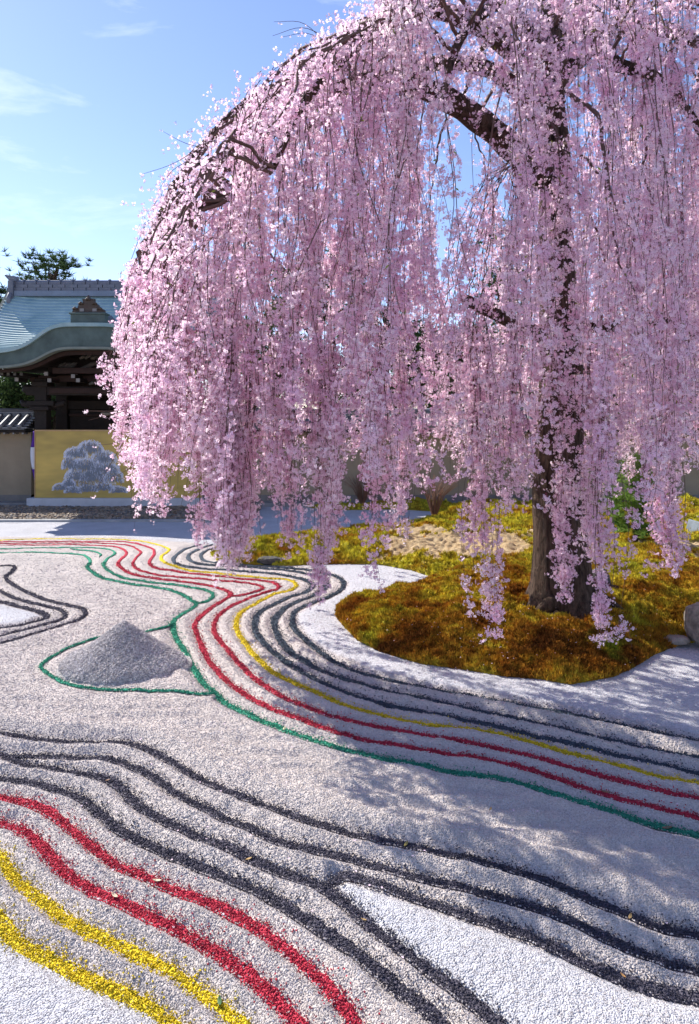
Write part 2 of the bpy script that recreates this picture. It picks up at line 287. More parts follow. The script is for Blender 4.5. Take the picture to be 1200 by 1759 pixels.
# loose grains over the near sand
M_grain = [mat('pale grain', (.57, .51, .475), .9), mat('white grain', (.56, .545, .56), .85), mat('grey grain', (.40, .37, .355), .9), mat('beige grain', (.50, .43, .38), .9)]
gsrc = []
for m_ in (M_grain[0], M_grain[1], M_grain[0], M_grain[2], M_grain[3], M_grain[0]):
    gsrc.append(source('grain', OCT_V*(1+.3*rng.uniform(-1, 1, (6, 3))), OCT_F, m_))
def sand_points(n, y0, y1):
    Y = np.sqrt(rng.uniform(y0*y0, y1*y1, n)); X = rng.uniform(-.62, .62, n)*(Y+.3); return np.stack([X, Y], 1)
Yg = 2.1*np.exp(rng.uniform(0, math.log(12/2.1), 380000)); Pg = np.stack([rng.uniform(-.62, .62, len(Yg))*(Yg+.3), Yg], 1)
hg, fg, dg = sand_h(Pg)
isl = inpoly(Pg, ISLAND)
keep = (rng.uniform(size=len(Pg)) < np.where(dg < .032, .08, np.where(dg < .045, .4, 1))) & (~isl) & (rng.uniform(size=len(Pg)) > fg*.6) & (rng.uniform(size=len(Pg)) > (Pg[:, 1]-7)/5)
size = (.0026+.0015*rng.uniform(size=len(Pg)))*(.72+.115*Pg[:, 1])*(1-.3*fg)
Pk = np.column_stack([Pg, hg+.001+.011*(dg < .045)])[keep]
go_ = scatter('gravel', Pk, rng.uniform(0, 6.28, (keep.sum(), 3)), size[keep], gsrc); setp(go_, kind='stuff', label='loose grains of pale gravel lying on the raked sand')

# dyed lines, each its own thing
BANDCOL = {'yellow': ((.74, .56, .03), 'yellow'), 'red': ((.52, .045, .075), 'crimson'), 'green': ((.05, .31, .19), 'green'), 'dark': ((.085, .078, .10), 'dark grey'), 'slate': ((.075, .095, .12), 'slate blue-grey')}
BM = {k: gravel_mat(k+' gravel', v[0], .6, 1.35, 100, 1.0) for k, v in BANDCOL.items()}
BLAB = {
 'y1': ('outermost yellow gravel line in the lower left corner beside smooth white sand', 'yellow foreground lines'),
 'y2': ('yellow gravel line in the lower left, between the other yellow line and the red', 'yellow foreground lines'),
 'r1': ('broad crimson gravel line in the foreground, next to the yellow lines', 'red foreground lines'),
 'r2': ('broad crimson gravel line in the foreground, next to the dark grey lines', 'red foreground lines'),
 'd1': ('dark grey gravel line in the foreground running right beside the crimson line', 'dark foreground lines'),
 'd2': ('dark grey gravel line bounding the left side of the white sand wedge', 'dark foreground lines'),
 'd3': ('middle dark grey gravel line of the three above the white sand wedge', 'dark foreground lines'),
 'd4': ('topmost long dark grey gravel line below the tree shadow', 'dark foreground lines'),
 'd5': ('dark grey gravel line forking off along the top of the white sand wedge', 'dark foreground lines'),
 'ym': ('long winding yellow gravel line between the crimson and slate lines', 'lines of the winding stream'),
 'ra': ('long winding crimson gravel line directly beside the long yellow one', 'lines of the winding stream'),
 'rc': ('short crimson gravel line ending in a bend behind the cone', 'lines of the winding stream'),
 'rb': ('long winding crimson gravel line directly beside the long green one', 'lines of the winding stream'),
 'gb': ('shorter green gravel line looping into the long green line behind the cone', 'lines of the winding stream'),
 'ga': ('long winding green gravel line passing right of the gravel cone', 'lines of the winding stream'),
 'gs': ('tiny green gravel stub in the far bend between the two green lines', 'lines of the winding stream'),
 'gm': ('thin green gravel line looping around the gravel cone', 'lines of the winding stream'),
 'k1': ('slate grey gravel line nearest to the long yellow line', 'slate lines round the moss island'),
 'k2': ('middle slate grey gravel line of the three around the moss', 'slate lines round the moss island'),
 'k3': ('slate grey gravel line nearest to the moss and its white sand', 'slate lines round the moss island'),
 'l1': ('outer dark gravel line of the pointed loop at the left edge', 'pointed loop at the left edge'),
 'l2': ('middle dark gravel line of the pointed loop at the left edge', 'pointed loop at the left edge'),
 'l3': ('inner dark gravel line bounding the small white sand wedge, left edge', 'pointed loop at the left edge')}
BNAME = {'yellow': 'yellow_gravel_line', 'red': 'red_gravel_line', 'green': 'green_gravel_line', 'dark': 'dark_gravel_line', 'slate': 'slate_gravel_line'}
zoff = 0
for key, (kind, w, _) in LINES.items():
    c = SPL[key]; n = len(c); zoff += .0005
    t = np.gradient(c, axis=0); t /= np.linalg.norm(t, axis=1)[:, None]+1e-9; nrm = np.stack([-t[:, 1], t[:, 0]], 1)
    s_ = np.arange(n)*.02
    def wob(a): return 1+.22*np.sin(s_*7+a)*np.sin(s_*2.3+a*2)+.18*rng.uniform(-1, 1, n)
    K = 7; offs = np.linspace(-1, 1, K); hw = np.stack([wob(zoff*4000+1), wob(zoff*9000+4)], 0)*w*.45
    rings = []
    taper = np.minimum(1, np.minimum(np.arange(n), np.arange(n)[::-1])/8+.25)
    for o_ in offs:
        ww = np.where(o_ < 0, hw[0], hw[1])*taper
        rings.append(c+nrm*(o_*ww)[:, None])
    R = np.stack(rings, 1).reshape(-1, 2); hr, _, _ = sand_h(R)
    crown = np.tile(.007*(1-offs**2)-.006*(np.abs(offs) > .99), n)
    Vb = np.column_stack([R, hr+crown+.004+zoff]); Ib = np.arange(n*K).reshape(n, K)
    Fb = np.stack([Ib[:-1, :-1], Ib[:-1, 1:], Ib[1:, 1:], Ib[1:, :-1]], -1).reshape(-1, 4)
    Fb = Fb[:, ::-1]
    me = npmesh(BNAME[kind], Vb, Fb, BM[kind], True)
    o = meobj(BNAME[kind], me); setp(o, BLAB[key][0], 'gravel line', BLAB[key][1])
    # grains that make up the line and stray over its edges
    mid = c[:, 1]; near = mid < 10.5
    if near.any():
        idx = np.where(near)[0]
        dens = 15500*(3/np.maximum(mid[idx], 3))**1.35*w*1.0*.02*1.35
        cnt = rng.poisson(dens); ii = np.repeat(idx, cnt)
        off = rng.normal(0, .34, len(ii)); off = np.where(rng.uniform(size=len(ii)) < .09, off*1.6, off)
        Q = c[ii]+nrm[ii]*(off*w)[:, None]+t[ii]*rng.uniform(-.01, .01, len(ii))[:, None]
        hq, _, _ = sand_h(Q)
        sz = (.0027+.0018*rng.uniform(size=len(Q)))*(.75+.12*Q[:, 1])
        Vg, Fg = grains(np.column_stack([Q, hq+.0055+np.clip(.007*(1-(2*off)**2), 0, 1)+zoff]), sz)
        og = meobj('grains', npmesh('grains', Vg, Fg, BM[kind]), o); og['kind'] = 'stuff'

# gravel cone
cx, cy = -2.03, 6.14; cr_, ch = .50, .40
NR, NA = 60, 140; rr = np.linspace(0, 1.25, NR); aa = np.linspace(0, 2*math.pi, NA, endpoint=False)
RR, AA = np.meshgrid(rr, aa, indexing='ij')
Xc = cx+RR*cr_*np.cos(AA)*1.05; Yc = cy+RR*cr_*np.sin(AA)*.95; Pc = np.stack([Xc.ravel(), Yc.ravel()], 1)
def cone_h(P):
    r = np.hypot((P[:, 0]-cx)/(cr_*1.05), (P[:, 1]-cy)/(cr_*.90))
    r = r*(1+.05*vnoise(P, 3.0)); z = ch*(1-np.sqrt(r*r+.0022)); return z+.035*np.exp(-((r-1)/.25)**2)*(r < 1.3)+.004*vnoise(P, 22.)
zc = np.maximum(cone_h(Pc), -.02+0*Pc[:, 0]); zc = np.where(RR.ravel() > 1.15, -.05, zc)
Ic = np.arange(NR*NA).reshape(NR, NA); Fc_ = np.stack([Ic[:-1], np.roll(Ic, -1, 1)[:-1], np.roll(Ic, -1, 1)[1:], Ic[1:]], -1).reshape(-1, 4)[:, ::-1]
M_cone = gravel_mat('cone gravel', (.45, .42, .40), .6, 1.3, 90, 1.0)
cone = meobj('gravel_cone', npmesh('gravel_cone', np.column_stack([Pc, zc]), Fc_, M_cone, True)); setp(cone, 'pointed grey gravel cone standing inside the green loop', 'gravel cone')
ra_ = np.sqrt(rng.uniform(0, 1.1, 24000)); ta = rng.uniform(0, 6.283, 24000)
Q = np.stack([cx+ra_*cr_*1.05*np.cos(ta), cy+ra_*cr_*.90*np.sin(ta)], 1); zq = cone_h(Q); k_ = zq > .0
Vg, Fg = grains(np.column_stack([Q, zq+.003])[k_], (.0052)*(1+.4*rng.uniform(-1, 1, k_.sum())))
og = meobj('grains', npmesh('grains', Vg, Fg, gravel_mat('cone grains', (.56, .52, .50), .62, 1.3, 80, .5)), cone); og['kind'] = 'stuff'

# ------------------------------------------------------------------ moss island
ip = np.array(spline(ISLAND+[ISLAND[0]], .04)); ki = kdtree.KDTree(len(ip))
for i, p in enumerate(ip): ki.insert((p[0], p[1], 0), i)
ki.balance()
TR = (2.36, 7.3)
def moss_h(P):
    P = np.asarray(P, float); d = np.array([ki.find((x, y, 0))[2] for x, y in P]); ins = inpoly(P, ISLAND)
    base = .06*np.sqrt(np.clip(d/.10, 0, 1))+.09*smooth(d/.55)+.12*smooth(d/1.3)
    hum = .05*vnoise(P, 1.5, 1.0)*smooth(d/.4)+.034*vnoise(P, 5.5, 2.0)*smooth(d/.12)+.020*vnoise(P, 17., 4.)*smooth(d/.05)
    bump = .14*np.exp(-(((P[:, 0]-3.9)/.9)**2+((P[:, 1]-8.3)/.8)**2))-.12*np.exp(-(((P[:, 0]-3.55)/.35)**2+((P[:, 1]-6.75)/.3)**2))
    far = -.10*smooth((P[:, 1]-9.5)/3)
    z = base+hum+bump*smooth(d/.5)+far*smooth(d/.6)
    back = smooth((P[:, 1]-14.2)/1.0)*(.03+.10*vnoise(P, .9, 5.))*smooth(d/.4)
    return np.where(ins, z+back, -.05-np.minimum(d, .06)), ins, d
NXm, NYm = 520, 520
um = np.linspace(-.28, .80, NXm); ym = 5.3*np.exp(np.linspace(0, math.log(17.7/5.3), NYm))
Um, Ym = np.meshgrid(um, ym); Pm = np.stack([(Um*Ym).ravel(), Ym.ravel()], 1)
hm, im, dm = moss_h(Pm)
DIRT = [(1.9, 11.1, 1.6, 1.45), (2.9, 10.6, 1.0, .5), (1.1, 12.6, .9, .5), (5.4, 10.6, 1.1, .6), (6.0, 9.6, 1.5, .8), (7.5, 9.2, 2., 1.2), (4.3, 12.4, 1.6, .35), (1.95, 7.05, .33, .20)]
def dirt(P):
    v = np.full(len(P), -9.0)
    for a, b, ra, rb in DIRT: v = np.maximum(v, 1-np.hypot((P[:, 0]-a)/ra, (P[:, 1]-b)/rb))
    return smooth((v+.22*vnoise(P, 3.0)+.12*vnoise(P, 9.0, 2.))/.22)
dt = dirt(Pm); hm = hm-.03*dt*smooth(dm/.3)
Im = np.arange(NXm*NYm).reshape(NYm, NXm); Fm = np.stack([Im[:-1, :-1], Im[:-1, 1:], Im[1:, 1:], Im[1:, :-1]], -1).reshape(-1, 4)
kq = im[Fm].any(1)
Fm = Fm[kq]; used, inv = np.unique(Fm, return_inverse=True); Fm = inv.reshape(-1, 4); 
def moss_mat(name, attr):
    m = bpy.data.materials.new(name); m.use_nodes = True; t = m.node_tree; N = t.nodes; L = t.links; b = N['Principled BSDF']
    b.inputs['Roughness'].default_value = .95; b.inputs['Specular IOR Level'].default_value = .1
    geo = N.new('ShaderNodeNewGeometry')
    def nz_(s, d=6, r=.6):
        n = N.new('ShaderNodeTexNoise'); n.inputs['Scale'].default_value = s; n.inputs['Detail'].default_value = d; n.inputs['Roughness'].default_value = r; L.new(geo.outputs['Position'], n.inputs['Vector']); return n.outputs['Fac']
    r1 = N.new('ShaderNodeValToRGB'); e = r1.color_ramp.elements
    e[0].position = .36; e[0].color = (.13, .045, .008, 1); e[1].position = .74; e[1].color = (.60, .56, .05, 1)
    for p_, c_ in ((.45, (.33, .13, .014)), (.53, (.46, .25, .022)), (.61, (.54, .42, .035))): x = e.new(p_); x.color = (*c_, 1)
    sep = N.new('ShaderNodeSeparateXYZ'); L.new(geo.outputs['Position'], sep.inputs[0])
    mr = N.new('ShaderNodeMapRange'); mr.inputs['From Min'].default_value = 6.4; mr.inputs['From Max'].default_value = 9.4; mr.inputs['To Min'].default_value = -.025; mr.inputs['To Max'].default_value = .14; L.new(sep.outputs[1], mr.inputs[0])
    a1 = N.new('ShaderNodeMath'); L.new(nz_(1.9, 7, .68), a1.inputs[0]); L.new(mr.outputs[0], a1.inputs[1])
    L.new(a1.outputs[0], r1.inputs[0])
    r2 = N.new('ShaderNodeValToRGB'); r2.color_ramp.elements[0].position = .59; r2.color_ramp.elements[1].position = .74; L.new(nz_(1.15, 4), r2.inputs[0])
    m1 = N.new('ShaderNodeMixRGB'); m1.inputs['Color2'].default_value = (.34, .42, .03, 1); L.new(r2.outputs[0], m1.inputs['Fac']); L.new(r1.outputs[0], m1.inputs['Color1'])
    out = m1.outputs[0]
    if attr:
        a = N.new('ShaderNodeAttribute'); a.attribute_name = 'dirt'; m2 = N.new('ShaderNodeMixRGB'); L.new(a.outputs['Fac'], m2.inputs['Fac']); L.new(out, m2.inputs['Color1'])
        r3 = N.new('ShaderNodeValToRGB'); r3.color_ramp.elements[0].position = .35; r3.color_ramp.elements[0].color = (.30, .20, .10, 1); r3.color_ramp.elements[1].position = .65; r3.color_ramp.elements[1].color = (.47, .36, .21, 1); L.new(nz_(9, 8), r3.inputs[0]); L.new(r3.outputs[0], m2.inputs['Color2']); dk = N.new('ShaderNodeVectorMath'); dk.operation = 'SCALE'; dk.inputs['Scale'].default_value = .6; L.new(out, dk.inputs[0]); L.new(dk.outputs[0], m2.inputs['Color1']); out = m2.outputs[0]
    else:
        oi = N.new('ShaderNodeObjectInfo'); mr2 = N.new('ShaderNodeMapRange'); mr2.inputs['To Min'].default_value = .35; mr2.inputs['To Max'].default_value = 1.55; L.new(oi.outputs['Random'], mr2.inputs[0])
        sc = N.new('ShaderNodeVectorMath'); sc.operation = 'SCALE'; L.new(out, sc.inputs[0]); L.new(mr2.outputs[0], sc.inputs['Scale']); out = sc.outputs[0]
    L.new(out, b.inputs['Base Color'])
    bp = N.new('ShaderNodeBump'); bp.inputs['Strength'].default_value = .8; bp.inputs['Distance'].default_value = .02; L.new(nz_(70, 3), bp.inputs['Height']); L.new(bp.outputs[0], b.inputs['Normal'])
    return m
island = meobj('moss_ground', npmesh('moss_ground', np.column_stack([Pm, hm])[used], Fm, moss_mat('moss ground', True), True, {'dirt': dt[used]})); setp(island, kind='structure', label='mossy island with bare sandy patches')
mt = moss_mat('moss tufts', False); tsrc = []
for k in range(5):
    vs, fs = [], []
    for j in range(9):
        a = rng.uniform(0, 6.28); tl = rng.uniform(.2, .75); d = np.array([math.cos(a)*tl, math.sin(a)*tl, 1.0]); d /= np.linalg.norm(d); L_ = rng.uniform(.6, 1.15)
        s_ = np.cross(d, rng.normal(size=3)); s_ /= np.linalg.norm(s_); b0 = np.array([math.cos(a), math.sin(a), 0])*rng.uniform(0, .35); q = np.cross(d, s_)
        n0 = len(vs); vs += [b0+s_*.13, b0-s_*.07+q*.11, b0-s_*.07-q*.11, b0+d*L_]; fs += [(n0, n0+1, n0+3), (n0+1, n0+2, n0+3), (n0+2, n0, n0+3)]
    tsrc.append(source('tuft', vs, fs, mt))
Ymo = np.concatenate([np.sqrt(rng.uniform(5.6**2, 9.2**2, 95000)), np.sqrt(rng.uniform(9.2**2, 16.8**2, 70000))]); Xmo = rng.uniform(-.27, .66, len(Ymo))*Ymo
Q = np.stack([Xmo, Ymo], 1); ins = inpoly(Q, ISLAND); Q = Q[ins]; hq, _, dq = moss_h(Q); k_ = rng.uniform(size=len(Q)) > dirt(Q)*1.03
k_ &= np.hypot(Q[:, 0]-TR[0], Q[:, 1]-TR[1]) > .38
Q, hq = Q[k_], hq[k_]; sz = np.where(Q[:, 1] < 9.2, .042, .058)*rng.uniform(.6, 1.3, len(Q))
mo = scatter('moss', np.column_stack([Q, hq-.004]), np.column_stack([rng.uniform(-.3, .3, (len(Q), 2)), rng.uniform(0, 6.28, len(Q))]), sz, tsrc); setp(mo, kind='stuff', label='tufted yellow-green and rust-brown moss covering the island')
def mh(x, y): return float(moss_h(np.array([[x, y]]))[0][0])

# ------------------------------------------------------------------ stones
M_rock = mat('rock', (.38, .33, .27), .9, .62, 9, bump=.8, bscale=18)
M_rockd = mat('dark rock', (.10, .095, .085), .9, .5, 8, bump=.8, bscale=20)
def rock(name, x, y, z, sx, sy, sz, m, label, seed=0, n=5):
    import bmesh
    bm = bmesh.new(); bmesh.ops.create_icosphere(bm, subdivisions=4, radius=1)
    for v in bm.verts:
        p = v.co.copy(); k = 1+.22*mnoise.noise(p*1.3+Vector((seed, 0, 0)))+.10*mnoise.noise(p*3+Vector((seed, 5, 0)))+.05*mnoise.noise(p*8+Vector((seed, 5, 0)))
        p = Vector([math.copysign(abs(c)**.72, c) for c in p])
        v.co = Vector((p.x*sx, p.y*sy, p.z*sz))*k
    me = bpy.data.meshes.new(name); bm.to_mesh(me); bm.free(); me.materials.append(m)
    for p in me.polygons: p.use_smooth = True
    o = meobj(name, me); o.location = (x, y, z); setp(o, label, 'rock'); return o
x, y = g(1195, 1092, .15); rock('boulder', x+.16, y+.12, .22, .16, .20, .20, M_rock, 'rounded grey-brown boulder on the moss at the right edge', 1)
x, y = g(1165, 1103, .05); rock('flat_stone', x, y+.05, .06, .11, .09, .04, M_rock, 'low flat stone where the moss meets the sand below the boulder', 2)
rock('root_stone', 2.83, 7.75, mh(2.83, 7.75)+.06, .11, .10, .11, M_rockd, 'small dark round stone just behind the trunk on its right', 3)
x, y = g(462, 966, .05); r_ = rock('dark_stone', x, y+.12, .05, .19, .10, .06, M_rockd, 'low dark block of stone in the front edge of the yellow moss', 4)
x, y = g(1203, 925, .1); 
mb = MB(); mb.box(x-.12, x+.6, y-.2, y+.3, .05, .38, Vector((0, 0, 1)) and __import__('mathutils').Matrix.Rotation(.25, 3, 'Y'), Vector((x, y, .2)))
setp(mb.build('stone_trough', mat('blue grey stone', (.16, .19, .22), .6, .3, 6), bevel=.015), 'tilted blue-grey stone block beside the sandy path at the right edge', 'stone block')

# ------------------------------------------------------------------ bark, limbs
def bark_mat():
    m = bpy.data.materials.new('bark'); m.use_nodes = True; t = m.node_tree; N = t.nodes; L = t.links; b = N['Principled BSDF']; b.inputs['Roughness'].default_value = .9; b.inputs['Specular IOR Level'].default_value = .15
    geo = N.new('ShaderNodeNewGeometry'); mm = N.new('ShaderNodeMapping'); mm.inputs['Scale'].default_value = (1, 1, .22); L.new(geo.outputs['Position'], mm.inputs[0])
    n = N.new('ShaderNodeTexNoise'); n.inputs['Scale'].default_value = 26; n.inputs['Detail'].default_value = 8; n.inputs['Roughness'].default_value = .7; n.inputs['Distortion'].default_value = .6; L.new(mm.outputs[0], n.inputs['Vector'])
    r = N.new('ShaderNodeValToRGB'); r.color_ramp.elements[0].position = .35; r.color_ramp.elements[0].color = (.018, .011, .008, 1); r.color_ramp.elements[1].position = .70; r.color_ramp.elements[1].color = (.15, .10, .072, 1)
    L.new(n.outputs['Fac'], r.inputs[0]); L.new(r.outputs[0], b.inputs['Base Color'])
    bp = N.new('ShaderNodeBump'); bp.inputs['Strength'].default_value = 1; bp.inputs['Distance'].default_value = .05; L.new(n.outputs['Fac'], bp.inputs['Height']); L.new(bp.outputs[0], b.inputs['Normal']); return m
M_bark = bark_mat()
M_twig = mat('twig', (.15, .095, .08), .8, .3, 4)
def limb(parent, name, pts, r0, r1, n=12, mat_=None, jit=.05, flare=None, step=.09):
    pl = spline(pts, step); m = len(pl); R = []
    for i in range(m):
        f = i/(m-1); r = r0*(1-f)**.85+r1*f
        if flare and i < m: r *= 1+flare*math.exp(-i*step/.22)
        R.append(r*(1+.06*math.sin(i*1.3)))
    b = MB(); b.tube(pl, R, n, True, True, jit); return b.build(name, mat_ or M_bark, parent)
gz = mh(*TR)
cherry = empty('weeping_cherry_tree', (TR[0], TR[1], gz)); setp(cherry, 'large weeping cherry tree in full pink blossom on the moss island', 'cherry tree')
tp = [at(966, 1040, 7.3), at(962, 930, 7.3), at(957, 820, 7.32), at(963, 700, 7.35), at(962, 580, 7.4), at(955, 470, 7.4), at(952, 370, 7.45), at(955, 280, 7.45), at(948, 170, 7.5), at(940, 60, 7.6), at(930, -60, 7.7)]
tp[0].z = gz-.12
# trunk with fluted root flare
pl = spline(tp, .06); NA_ = 40; vs, fs = [], []
for i, p in enumerate(pl):
    s_ = i*.06; f = i/(len(pl)-1); r = .215*(1-f)**.8+.055
    for k in range(NA_):
        a = k*2*math.pi/NA_
        fl = .55*math.exp(-s_/.17)*(.55+.45*math.cos(5*a+.6+.3*math.sin(2*a)))+.25*math.exp(-s_/.6)
        rg = .05*abs(math.sin(9*a+1.2*math.sin(s_*1.7)))+.035*math.sin(13*a+.5*math.sin(s_*2.2))+.05*math.sin(4*a+s_*.9)+.03*mnoise.noise(Vector((math.cos(a)*3, math.sin(a)*3, s_*2.5)))
        rr_ = r*(1+fl+rg); vs.append((p[0]+math.cos(a)*rr_, p[1]+math.sin(a)*rr_, p[2]))
for i in range(len(pl)-1):
    for k in range(NA_): a, b = i*NA_+k, i*NA_+(k+1) % NA_; fs.append((a, b, b+NA_, a+NA_))
meobj('trunk', npmesh('trunk', vs, fs, M_bark, True), cherry)
for rp in ([(2.55, 7.2), (2.72, 7.12), (2.86, 7.06)], [(2.2, 7.1), (2.02, 7.02), (1.9, 6.98)], [(2.5, 7.5), (2.8, 7.6), (3.1, 7.58)]):
    limb(cherry, 'root', [(a, b, mh(a, b)+z_) for (a, b), z_ in zip(rp, (.08, .035, -.02))], .10, .03, 10, jit=.1)
HUB = at(950, 300, 7.45)
T = Vector((TR[0], TR[1], 0))
RX, ZT = 4.75, 7.25
def ztop(dx, dy):
    r = math.hypot(dx, dy*1.12)+.22; k = .172 if dx < 0 else .12
    return 7.6-k*r**2.0-.65*float(smooth((dx-.5)/.8))*(dx > .5)
MAIN = []   # limb polylines
def mk(pts, r0, r1, nm='branch'):
    limb(cherry, nm, pts, r0, r1, 12, jit=.02); MAIN.append((spline(pts, .12), r0, r1))
# limbs seen in the photo
mk([at(935, 310, 7.4), at(880, 255, 7.25), at(820, 205, 7.05), at(755, 165, 6.8), at(680, 140, 6.6), at(600, 150, 6.4), at(520, 180, 6.2), at(440, 250, 6.0), at(400, 340, 5.9)], .15, .03)
mk([at(945, 200, 7.5), at(880, 90, 7.5), at(790, 30, 7.5), at(700, 15, 7.45), at(640, 55, 7.4), at(560, 100, 7.3), at(500, 140, 7.2), at(430, 175, 7.1), at(360, 240, 7.0), at(300, 320, 6.9), at(265, 390, 6.9)], .12, .025)
mk([at(950, 240, 7.5), at(860, 130, 7.9), at(740, 110, 8.3), at(620, 160, 8.6), at(520, 230, 8.8), at(440, 300, 8.9), at(390, 400, 9.0)], .11, .025)
mk([at(955, 170, 7.5), at(960, 60, 7.2), at(935, 0, 6.6), at(950, 40, 6.1), at(965, 90, 5.8), at(972, 160, 5.7)], .085, .02)
mk([at(950, 100, 7.6), at(985, 20, 7.3), at(1020, 60, 6.9), at(1060, 110, 6.5), at(1120, 130, 6.2), at(1180, 190, 6.0), at(1230, 280, 5.9)], .095, .02)
mk([at(955, 150, 7.6), at(1040, 60, 7.9), at(1120, 55, 8.1), at(1190, 70, 8.3), at(1270, 130, 8.4), at(1340, 260, 8.5)], .10, .025)
mk([at(940, 90, 7.6), at(850, 0, 7.2), at(760, -30, 6.7), at(680, 20, 6.2), at(600, 90, 5.8), at(520, 180, 5.5), at(470, 290, 5.4)], .09, .02)
mk([at(955, 120, 7.6), at(930, -10, 8.4), at(880, 10, 9.2), at(830, 80, 9.9), at(790, 180, 10.4)], .09, .02)
mk([at(955, 120, 7.6), at(1020, -10, 8.6), at(1080, 40, 9.4), at(1120, 140, 10.)], .09, .02)
mk([at(960, 180, 7.5), at(880, 20, 6.9), at(820, 30, 6.3), at(780, 90, 5.8), at(760, 180, 5.5)], .08, .02)
mk([at(975, 575, 7.4), at(1010, 562, 7.3), at(1060, 560, 7.2), at(1110, 548, 7.1), at(1160, 560, 7.1), at(1230, 590, 7.0)], .075, .035)
mk([at(955, 590, 7.35), at(900, 562, 7.2), at(850, 540, 7.05), at(793, 512, 6.95)], .085, .05, 'branch')
mk([at(880, 262, 7.2), at(893, 330, 7.1), at(905, 400, 7.05)], .035, .012)
mk([at(1000, 60, 7.0), at(1045, 115, 6.7), at(1100, 122, 6.4), at(1150, 140, 6.2), at(1180, 185, 6.1)], .04, .012)

# ------------------------------------------------------------------ hanging shoots and blossoms
limb_pts = np.concatenate([m_[0][3:] for m_ in MAIN[:10]])
strands = []; feeders = []
def gap(x, y):                       # thinner part of the crown left of the trunk
    u = x/y
    return (.118 < u < .245)
def add_bundle(x, y, zt, zb, n, spread, outv, dens=1.0, fr=.020):
    top = Vector((x, y, zt))
    d = np.linalg.norm(limb_pts-np.array([x-outv[0]*.9, y-outv[1]*.9, zt+.25]), axis=1); j = d.argmin(); a = Vector(limb_pts[j])
    midp = (a+top)/2+Vector((outv[0]*.1, outv[1]*.1, .28+.08*d[j]))
    feeders.append(([a, midp, top+Vector((0, 0, .03)), top+Vector((outv[0]*.25, outv[1]*.25, -.35))], fr+.4*fr*random.random()))
    for k in range(n):
        ox, oy = random.gauss(0, spread), random.gauss(0, spread*.8)
        z1 = zb+abs(random.gauss(0, .55)); z0 = zt+random.uniform(-.45, .12)
        if random.random() < .35: z0 -= random.random()*(zt-zb)*.5
        if z0-z1 < .25: continue
        m_ = max(4, int((z0-z1)/.16)); ph = random.uniform(0, 6.28); bow = random.uniform(.03, .22); pts = []; dr = random.gauss(0, .085), random.gauss(0, .085); L_ = z0-z1
        for i in range(m_+1):
            f = i/m_; s_ = f*L_
            bo = bow*(1-math.exp(-s_/.35))+.07*math.sin(s_*1.5+ph)
            wig = .022*math.sin(s_*6+ph*2)+.05*math.sin(s_*2.1+ph*3)
            pts.append((x+ox*(.35+.65*min(1, s_/.7))+outv[0]*bo+dr[0]*s_+wig, y+oy*(.35+.65*min(1, s_/.7))+outv[1]*bo+dr[1]*s_+wig*.7, z0-s_+.12*math.sin(min(1, s_/.3)*3.14)*.5))
        strands.append((np.array(pts), dens))
# bundles over the dome in plan
nb = 0; tries = 0; placed = []
while nb < 135 and tries < 9000:
    tries += 1
    th = random.uniform(0, 2*math.pi); rr_ = 4.95*random.uniform(.02, 1.0)**.36; dx, dy = rr_*math.cos(th), rr_*math.sin(th)*.86
    x, y = TR[0]+dx, TR[1]+.15+dy
    if y < 4.8: continue
    u = x/y
    if u < -.315 or u > .62: continue
    if gap(x, y) and random.random() < .93: continue
    if dx < .8 and dy > .35 and random.random() < .86: continue
    if .27 < u < .355 and y < 7.3 and random.random() < .65: continue
    if any((x-a)**2+(y-b)**2 < .20**2 for a, b in placed): continue
    placed.append((x, y)); nb += 1
    outv = (dx/(rr_+.01), dy/(rr_+.01)); zt = ztop(dx, dy)+random.gauss(0, .22)-.05
    # length: hem height
    hem = 1.15+.35*vnoise(np.array([[x, y]]), 1.2)[0]+.3*random.random()+.25*max(0, (2.6-rr_))
    if random.random() < .5: hem += random.uniform(.4, 2.4)
    if gap(x, y): hem += .9
    if u < -.24: hem = max(hem, .0)+0.25
    n = random.randint(4, 8)
    add_bundle(x, y, max(zt, hem+.6), hem, n, random.uniform(.08, .15), outv)
# low sprays in front, seen in the photo
def low_spray(px, pyb, Y, n, pyt=700, spread=.05):
    b = at(px, pyb, Y); t_ = at(px, pyt, Y); dx, dy = b.x-TR[0], b.y-TR[1]; r_ = math.hypot(dx, dy); 
    top = Vector((b.x, b.y, t_.z)); 
    for k in range(n):
        z1 = b.z+abs(random.gauss(0, .20))*(k > 0); z0 = t_.z+random.uniform(-.2, .5); m_ = max(4, int((z0-z1)/.15)); pts = []; ph = random.uniform(0, 6.28); ox, oy = random.gauss(0, spread), random.gauss(0, spread)
        for i in range(m_+1):
            f = i/m_; s_ = f*(z0-z1); pts.append((b.x+ox*math.sin(f*2.4)+.02*math.sin(s_*4+ph), b.y+oy*math.sin(f*2.4), z0-s_))
        strands.append((np.array(pts), 1.0))
for px, pyb, Y, n, sp in ((835, 1090, 5.8, 5, .06), (1035, 1095, 5.7, 7, .07), (960, 1035, 6.2, 6, .07), (1150, 975, 6.2, 10, .08), (555, 1035, 5.6, 4, .05), (395, 985, 5.6, 20, .10), (380, 950, 5.8, 15, .09), (495, 950, 5.9, 5, .06), (650, 940, 6.0, 8, .07), (690, 925, 6.2, 6, .06), (340, 935, 6.3, 4, .05), (270, 900, 6.4, 5, .06), (1010, 960, 5.9, 9, .09), (880, 880, 6., 8, .09), (815, 990, 5.9, 6, .06), (570, 960, 5.8, 8, .08), (435, 925, 6, 5, .05)):
    low_spray(px, pyb, Y, int(n*1.25)+1, 640, sp*.9)
